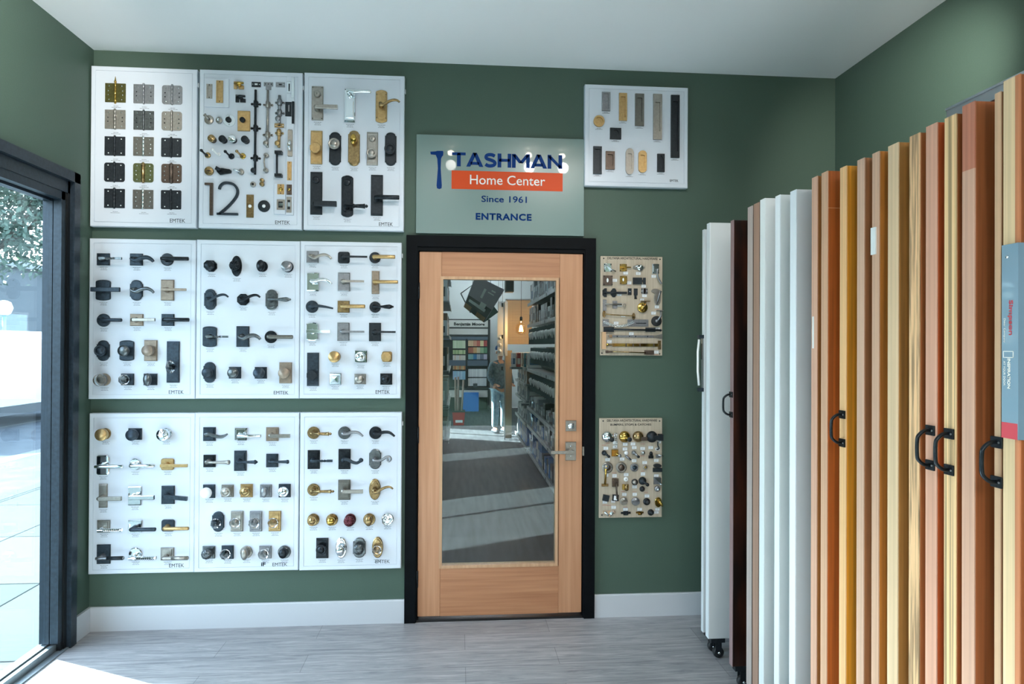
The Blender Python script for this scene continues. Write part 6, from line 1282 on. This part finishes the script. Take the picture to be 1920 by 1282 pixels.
inquad(q, c, .50, .78, .42, .50, nd+Vector((0, -.003, 0)), 'white_tag', M['white'], o); inquad(q, c, .72, .75, .58, .80, nd, 'print_line', M['white'], o); inquad(q, c, .80, .84, .66, .80, nd, 'print_line', M['white'], o)
hangwires(o, q, c, 1, 2)
o, q, c, n_ = quadcard('hanging_poster', [(898, 600, 0), (920, 566, .02), (934.5, 585, .05), (910, 603, .03)], 3.25, .004, pcol[3])
tag(o, 'dark green poster corner sticking out behind the sofa poster', 'poster'); hangwires(o, q, c, 1, 2)
fr = [on_y(x, y, 3.3) for x, y in ((864, 550), (886, 534), (905, 572), (882, 586))]; c = sum(fr, Vector())/4
o = MB().tube([tuple(p-c) for p in fr+fr[:1]], .006, 6, up=(0, 1, 0)).obj('empty_frame', M['dark'], None, tuple(c)); tag(o, 'thin dark empty metal frame hanging behind the sofa poster', 'frame')
MB().tube([tuple(fr[1]-c), (fr[1].x-c.x, 0, SH-c.z)], .0015, 5, up=(1, 0, 0)).obj('hanging_wire', M['grey'], o)
q = on_y(955, 536, 5.8); o = MB().box((-.06, -.08, -.09), (.06, .08, .10), .004).obj('ceiling_speaker', mat('dark_brown_box', '#33302f', .5), None, tuple(q)); tag(o, 'dark boxy speaker hanging high above the shop aisle', 'speaker')
MB().box((-.045, -.084, -.07), (.045, -.08, .08)).obj('grille', M['rubber'], o); MB().tube([(0, 0, .10), (0, 0, SH-q.z)], .008, 8, up=(1, 0, 0)).obj('mount', M['grey'], o)

# ---- person standing at the far end of the aisle, seen from behind and the side
def skin_body(name, verts, edges, m, parent, root_i=0, sub=2):
    me = bpy.data.meshes.new(name); me.from_pydata([v[:3] for v in verts], edges, []); o = bpy.data.objects.new(name, me); C.objects.link(o)
    md = o.modifiers.new('skin', 'SKIN'); md.use_smooth_shade = True; md.branch_smoothing = .4
    sv = me.skin_vertices[0].data
    for i, v in enumerate(verts): sv[i].radius = (v[3], v[4] if len(v) > 4 else v[3]); sv[i].use_root = (i == root_i)
    s = o.modifiers.new('subsurf', 'SUBSURF'); s.levels = sub; s.render_levels = sub
    me.materials.append(m); o.parent = parent; return o
pp = on_z(930, 811, 0)
pe = empty('person', (pp.x+.06, pp.y, 0), 'person in blue cap, grey hooded jacket and light jeans standing beyond the racks', 'person', rot=(0, 0, math.radians(25))); pe.scale = (.88, .88, .88)
skin_m = mat('skin', '#b98a70', .5)
V = [(0, 0, .93, .13, .10), (0, 0, 1.08, .12, .09), (0, -.01, 1.24, .15, .10), (0, 0, 1.38, .13, .09), (0, -.0, 1.45, .05), (0, -.015, 1.52, .055, .06), (0, -.03, 1.60, .078, .092), (0, -.025, 1.67, .07, .085),
     (-.17, 0, 1.37, .055), (-.23, .01, 1.12, .042), (-.20, -.14, .97, .032), (-.17, -.21, .96, .026),
     (.17, 0, 1.37, .055), (.23, .01, 1.12, .042), (.20, -.14, .97, .032), (.17, -.21, .96, .026),
     (-.09, 0, .82, .085), (-.10, -.01, .48, .06), (-.10, .02, .10, .042), (-.11, -.12, .045, .036),
     (.09, 0, .82, .085), (.10, -.01, .48, .06), (.10, .02, .10, .042), (.11, -.12, .045, .036)]
Ed = [(0, 1), (1, 2), (2, 3), (3, 4), (4, 5), (5, 6), (6, 7), (3, 8), (8, 9), (9, 10), (10, 11), (3, 12), (12, 13), (13, 14), (14, 15), (0, 16), (16, 17), (17, 18), (18, 19), (0, 20), (20, 21), (21, 22), (22, 23)]
# fingers and nose grown from the same surface
for (h, s) in ((11, -1), (15, 1)):
    x, y, z = V[h][:3]
    for k in range(4):
        i0 = len(V); V += [(x+(-.024+.016*k), y-.05, z-.004, .009), (x+(-.024+.016*k), y-.085+.006*abs(k-1.5), z-.03, .008)]; Ed += [(h, i0), (i0, i0+1)]
    i0 = len(V); V += [(x-s*.035, y-.02, z-.004, .010), (x-s*.045, y-.05, z-.02, .009)]; Ed += [(h, i0), (i0, i0+1)]
body = skin_body('body', V, Ed, skin_m, pe)
MB().lathe([(.001, .03), (.010, .018), (.014, 0)], (0, -.118, 1.595), 10, axis='-Y').obj('nose', skin_m, body)
for s in (-1, 1): MB().lathe([(.009, 0), (.007, .004)], (s*.032, -.118, 1.62), 10).obj('eye', M['white'], body); MB().lathe([(.004, .003), (.003, .006)], (s*.032, -.118, 1.62), 8).obj('pupil', M['rubber'], body)
MB().box((-.022, -.122, 1.557), (.022, -.114, 1.564)).obj('mouth', mat('lips', '#8a4f4a', .5), body)
for s in (-1, 1): MB().lathe([(.022, 0), (.018, .012)], (s*.082, -.02, 1.60), 12, sx=1, sz=1.4, axis='X' if s > 0 else '-X').obj('ear', skin_m, body)
JV = [(0, 0, .83, .175, .145), (0, 0, 1.08, .15, .12), (0, -.01, 1.24, .18, .13), (0, 0, 1.38, .155, .11), (0, .03, 1.46, .085, .075),
      (-.175, 0, 1.36, .075), (-.235, .01, 1.12, .062), (-.20, -.16, .965, .048), (.175, 0, 1.36, .075), (.235, .01, 1.12, .062), (.20, -.16, .965, .048)]
skin_body('hooded_jacket', JV, [(0, 1), (1, 2), (2, 3), (3, 4), (3, 5), (5, 6), (6, 7), (3, 8), (8, 9), (9, 10)], noisy(mat('blue_grey_fleece', '#4a6170', .9), '#3f5563', '#5b7484', (1, 1, 1), 30), pe)
JN = [(0, 0, .93, .15, .12), (-.09, 0, .80, .10), (-.10, -.01, .48, .078), (-.10, .02, .09, .065), (.09, 0, .80, .10), (.10, -.01, .48, .078), (.10, .02, .09, .065)]
skin_body('jeans', JN, [(0, 1), (1, 2), (2, 3), (0, 4), (4, 5), (5, 6)], noisy(mat('light_denim', '#8fb0c4', .85), '#7fa2b8', '#a4c2d2', (1, 1, 1), 22), pe)
for s in (-1, 1): MB().tube([(s*.105, .07, .045), (s*.105, .02, .05), (s*.11, -.08, .04), (s*.115, -.16, .032)], [.045, .05, .048, .034], 12, .85, up=(0, 0, 1)).obj('shoe', mat('dark_shoe', '#22303c', .6), pe)
cm = mat('blue_cap_cloth', '#174a80', .8)
cp = MB().lathe([(.098, 0), (.104, .03), (.095, .07), (.06, .10), (.01, .112)], (0, -.022, 1.645), 20, sz=1.12, axis='Z').obj('cap', cm, pe)
MB().lathe([(.07, 0), (.075, .006), (.06, .01)], (0, -.115, 1.648), 16, sz=.9, axis='Z').obj('visor', cm, cp)

# ---- track spots on the ceiling behind the camera (they glint in the sign)
spotm = mat('track_light_black', '#16191c', .4)
tr = empty('track_light', (2.0, -1.75, H), 'black ceiling track with spot heads, above and out of frame', 'ceiling light')
MB().box((-1.6, -.018, -.03), (1.6, .018, 0)).obj('track', spotm, tr)
glow = mat('spot_lens_glow', '#ffffff', .5, emit='#fff2dd', es=22.)
for k, (sx_, tx_) in enumerate(((-.12, 1.0), (.50, 2.1), (.77, 3.0), (.6, 2.4))):
    if k == 3: continue
    hd = MB().lathe([(.03, 0), (.045, .03), (.045, .13)], (0, 0, 0), 16, axis='-Y').obj('spot_head', spotm, tr, (sx_, 0, -.085), (math.radians(0), 0, 0))
    hd.rotation_euler = (math.radians(-160), 0, 0) if False else (math.radians(200), 0, 0)
    MB().lathe([(.026, .124), (.026, .1305)], (0, 0, 0), 16, axis='-Y').obj('lens', glow, hd)
    MB().tube([(0, 0, 0), (0, 0, .06)], .006, 8, up=(1, 0, 0)).obj('stem', spotm, tr, (sx_, 0, -.085))
    s = light('spot_light', 'SPOT', (2.0+sx_, -1.58, H-.15), 7, (1, .95, .90), spot_size=math.radians(75), spot_blend=.6, shadow_soft_size=.04)
    s.rotation_euler = (Vector((tx_, 0, 1.5))-s.location).to_track_quat('-Z', 'Y').to_euler()

for sx_, tgt, en in ((-1.4, (0, -.50, 2.75), 26), (1.45, (4.1, -.7, 2.6), 24)):      # two more heads for the side walls; right one added to brighten its wall
    hd = MB().lathe([(.03, 0), (.045, .03), (.045, .13)], (0, 0, 0), 16, axis='-Y').obj('spot_head', spotm, tr, (sx_, 0, -.13)); dv = (Vector(tgt)-Vector((2.0+sx_, -1.75, H-.13))).normalized()
    hd.rotation_euler = dv.to_track_quat('-Y', 'Z').to_euler()
    MB().lathe([(.038, .124), (.038, .1305)], (0, 0, 0), 16, axis='-Y').obj('lens', glow, hd); MB().tube([(0, 0, 0), (0, 0, .10)], .006, 8, up=(1, 0, 0)).obj('stem', spotm, tr, (sx_, 0, -.13))
    s = light('spot_light', 'SPOT', tuple(Vector((2.0+sx_, -1.75, H-.13))+dv*.15), en, (1, .96, .90), spot_size=math.radians(62), spot_blend=1.0, shadow_soft_size=.05); s.rotation_euler = dv.to_track_quat('-Z', 'Y').to_euler()

# ---- unseen ceiling panels added to light the boards, in the front half of the showroom, behind the camera
panel_m = mat('fill_panel_glow', '#ffffff', .5, emit='#fff8f6', es=11.)
for k, (x_, y_) in enumerate(((1.2, -6.1), (3.0, -6.1), (2.1, -8.0))):
    o = empty('ceiling_fill_panel', (x_, y_, H), 'flat white fill panel added on the ceiling, %s' % ('nearer the street windows' if k == 0 else 'nearer the solid wall' if k == 1 else 'at the front wall end'), 'ceiling light', 'added showroom fill panels')
    MB().box((-.62, -.32, -.02), (.62, .32, 0)).obj('housing', M['white'], o); MB().box((-.59, -.29, -.024), (.59, .29, -.02)).obj('diffuser', panel_m, o)

# ================================================================ THE STREET OUTSIDE
def paving():
    m = mat('pale_concrete_sidewalk', '#c9cdca', .95, spec=.05); n = m.node_tree.nodes; L = m.node_tree.links; b = n['Principled BSDF']; g = n.new('ShaderNodeNewGeometry')
    br = n.new('ShaderNodeTexBrick'); br.offset = 0; br.inputs['Scale'].default_value = 1; br.inputs['Brick Width'].default_value = .95; br.inputs['Row Height'].default_value = 1.2; br.inputs['Mortar Size'].default_value = .008
    br.inputs['Color1'].default_value = lin('#434849'); br.inputs['Color2'].default_value = lin('#4d5252'); br.inputs['Mortar'].default_value = lin('#15181a'); L.new(g.outputs['Position'], br.inputs['Vector'])
    L.new(br.outputs[0], b.inputs['Base Color']); return m
struct('sidewalk', MB().box((-2.90, -30, -.32), (-.13, 30, -.15)), paving())
struct('curb', MB().box((-3.08, -30, -.32), (-2.905, 30, -.15), .01), mat('curb_concrete', '#454b4c', .9, spec=.05))
struct('road', MB().box((-9.6, -30, -.4), (-3.08, 30, -.30)), noisy(mat('asphalt', '#5f6b74', .95, spec=.05), '#454d54', '#525a61', (1, 1, 1), 3))
struct('road_marking', MB().box((-5.25, -30, -.2999), (-4.95, 30, -.297)), mat('road_paint', '#6a7073', .9, spec=.05))
struct('road_marking_far', MB().box((-8.0, -30, -.2999), (-7.88, 30, -.297)), mat('road_paint', '#6a7073', .9, spec=.05))
struct('sidewalk_far', MB().box((-14, -30, -.4), (-9.6, 45, -.15)), paving())
struct('terrain', MB().box((-70, -40, -.5), (-14, 80, -.2)), mat('dry_ground', '#6a706a', .9))
bl_ = empty('low_building', (-16, 22, 0), 'low grey-beige building across the street', 'building')
MB().box((-6, -14, -.2), (0, 12, 4.6)).obj('wall', mat('grey_beige_stucco', '#4d565c', .8), bl_); MB().box((-6.1, -14.1, 4.6), (.25, 12.1, 4.85)).obj('parapet', mat('pale_coping', '#777f82', .7), bl_)
for k in range(5): w_ = MB().box((0, -12+k*4.5, 1.0), (.06, -9.8+k*4.5, 2.8)).obj('window', mat('dark_window_frame', '#3a464f', .4), bl_); MB().box((.06, -11.9+k*4.5, 1.1), (.07, -9.9+k*4.5, 2.7)).obj('pane', mat('window_glazing', '#5a7280', .1), w_)
# parked white van
vn = empty('parked_van', (-8.6, 12.0, -.30), 'white van parked across the street', 'van'); vw = mat('white_van_paint', '#a9b0b4', .3, coat=.5)
MB().tube([(0, -2.6, 1.15), (0, -2.5, 1.2), (0, 1.6, 1.2), (0, 2.2, 1.1)], [.85, .95, .95, .80], up=(0, 0, 1), square=True, flat=.95).obj('body', vw, vn)
MB().tube([(0, 2.1, .85), (0, 2.75, .80), (0, 2.95, .72)], [.85, .75, .55], up=(0, 0, 1), square=True, flat=.6).obj('bonnet', vw, vn)
MB().box((-.93, -2.66, .25), (.93, -2.5, .5), .02).obj('bumper', mat('dark_plastic', '#343b42', .5), vn)
MB().box((.93, -2.3, .28), (.97, 2.2, .46)).obj('side_skirt', mat('dark_plastic', '#343b42', .5), vn)
MB().box((.925, .6, 1.35), (.955, 1.8, 1.9)).obj('side_window', mat('window_glazing', '#5a7280', .1), vn)
for s in (-1, 1):
    for y_ in (-1.7, 1.9):
        wl = MB().lathe([(.22, -.12), (.33, -.11), (.35, 0), (.33, .11), (.22, .12)], (s*.82, y_, .35), 24, axis='X').obj('wheel', M['rubber'], vn); MB().lathe([(.19, .0), (.19, .13), (.05, .14)], (s*.82, y_, .35), 16, axis='X' if s > 0 else '-X').obj('hubcap', M['grey'], wl)
q = on_x(8, 577, -10.2)
lp = empty('street_lamp', (q.x, q.y, -.15), 'pale blue street lamp post with white globe across the road', 'street lamp')
MB().lathe([(.14, 0), (.14, .1), (.07, .2), (.05, .4), (.045, q.z-.05)], (0, 0, 0), 14, axis='Z').obj('post', mat('pale_blue_post', '#7fa0b8', .5), lp)
MB().lathe([(.08, -.20), (.15, -.15), (.20, 0), (.15, .15), (.05, .2)], (0, 0, q.z+.15), 20, axis='Z').obj('globe', mat('white_globe', '#e8ecec', .4), lp)
def tree(name, x, y, z0, zc, r, n, label, leafm, trunkr=.16, ls=.11, seed=1, fl=.7):
    rr = random.Random(seed); o = empty(name, (x, y, z0), label, 'tree')
    mb = MB(); top = zc-z0
    mb.tube(smoothpath([(0, 0, 0), (.08, .05, top*.4), (-.05, .1, top*.8), (.1, 0, top)], 4), trunkr, 10, up=(1, 0, 0))
    for k in range(9):
        a = rr.uniform(0, 2*PI); e = rr.uniform(.1, 1.0); l = r*rr.uniform(.6, .95)
        mb.tube(smoothpath([(0, 0, top*.75), (l*.4*math.cos(a), l*.4*math.sin(a), top*.8+l*.25), (l*math.cos(a)*math.cos(e), l*math.sin(a)*math.cos(e), top+l*math.sin(e)*fl)], 4), trunkr*.22, 6, up=(0, 0, 1))
    mb.obj('trunk', mat('bark', '#4a463f', .9), o)
    lf = MB(); cl = [(rr.gauss(0, r*.45), rr.gauss(0, r*.45), top+rr.gauss(r*.05, r*.33)*fl) for _ in range(46)]
    for k in range(n):
        c = rr.choice(cl); s = ls*rr.uniform(.6, 1.3); p = Vector((c[0]+rr.gauss(0, r*.14), c[1]+rr.gauss(0, r*.14), c[2]+rr.gauss(0, r*.12)))
        a = Vector((rr.gauss(0, 1), rr.gauss(0, 1), rr.gauss(0, 1))).normalized(); b = a.orthogonal().normalized()
        lf.add([p-a*s, p-b*s*.45, p+a*s, p+b*s*.45], [(0, 1, 2, 3)])
    lf.obj('foliage', leafm, o); return o
leaf1 = noisy(mat('grey_green_leaves', '#5b7060', .7), '#3c5048', '#566a5e', (1, 1, 1), 2); leaf2 = noisy(mat('soft_green_leaves', '#6f8f6a', .7), '#45604a', '#5f7c5c', (1, 1, 1), 2)
q = on_x(-22, 385, -11.9)
tree('street_tree', q.x, q.y, -.3, q.z, 3.2, 9000, 'tall leafy street tree filling the window top', leaf1, .2, .10, 3)
for k, (px_, X_, r_) in enumerate(((15, -31, 2.2), (52, -39, 2.9), (90, -48, 3.4))):
    q = on_x(px_, 556, X_); tree('background_tree', q.x, q.y, -.3, q.z, r_*1.3, 900, 'soft green tree behind the low building, %s' % ('under the palm' if k == 0 else 'between palm and window frame' if k == 1 else 'beside the window frame' if k == 2 else 'farthest from the frame'), leaf2, .15, .3, 10+k)
q = on_x(14, 510, -24.0); pm = empty('palm_tree', (q.x, q.y, -.3), 'slim distant palm tree against the bright sky', 'tree')
MB().tube([(0, 0, 0), (.05, 0, q.z*.5), (0, 0, q.z)], [.16, .12, .10], 8, up=(1, 0, 0)).obj('trunk', mat('bark', '#4a463f', .9), pm)
mb = MB(); rr = random.Random(5)
for k in range(26):
    a = rr.uniform(0, 2*PI); e = rr.uniform(-.4, 1.2); l = .95; d1 = Vector((math.cos(a)*math.cos(e), math.sin(a)*math.cos(e), math.sin(e)))
    p0 = Vector((0, 0, q.z)); p1 = p0+d1*l*.55; p2 = p0+d1*l+Vector((0, 0, -.3)); sd_ = d1.cross(Vector((0, 0, 1))).normalized()*.09
    mb.add([p0, p1-sd_, p2, p1+sd_], [(0, 1, 2, 3)])
mb.obj('fronds', leaf1, pm)
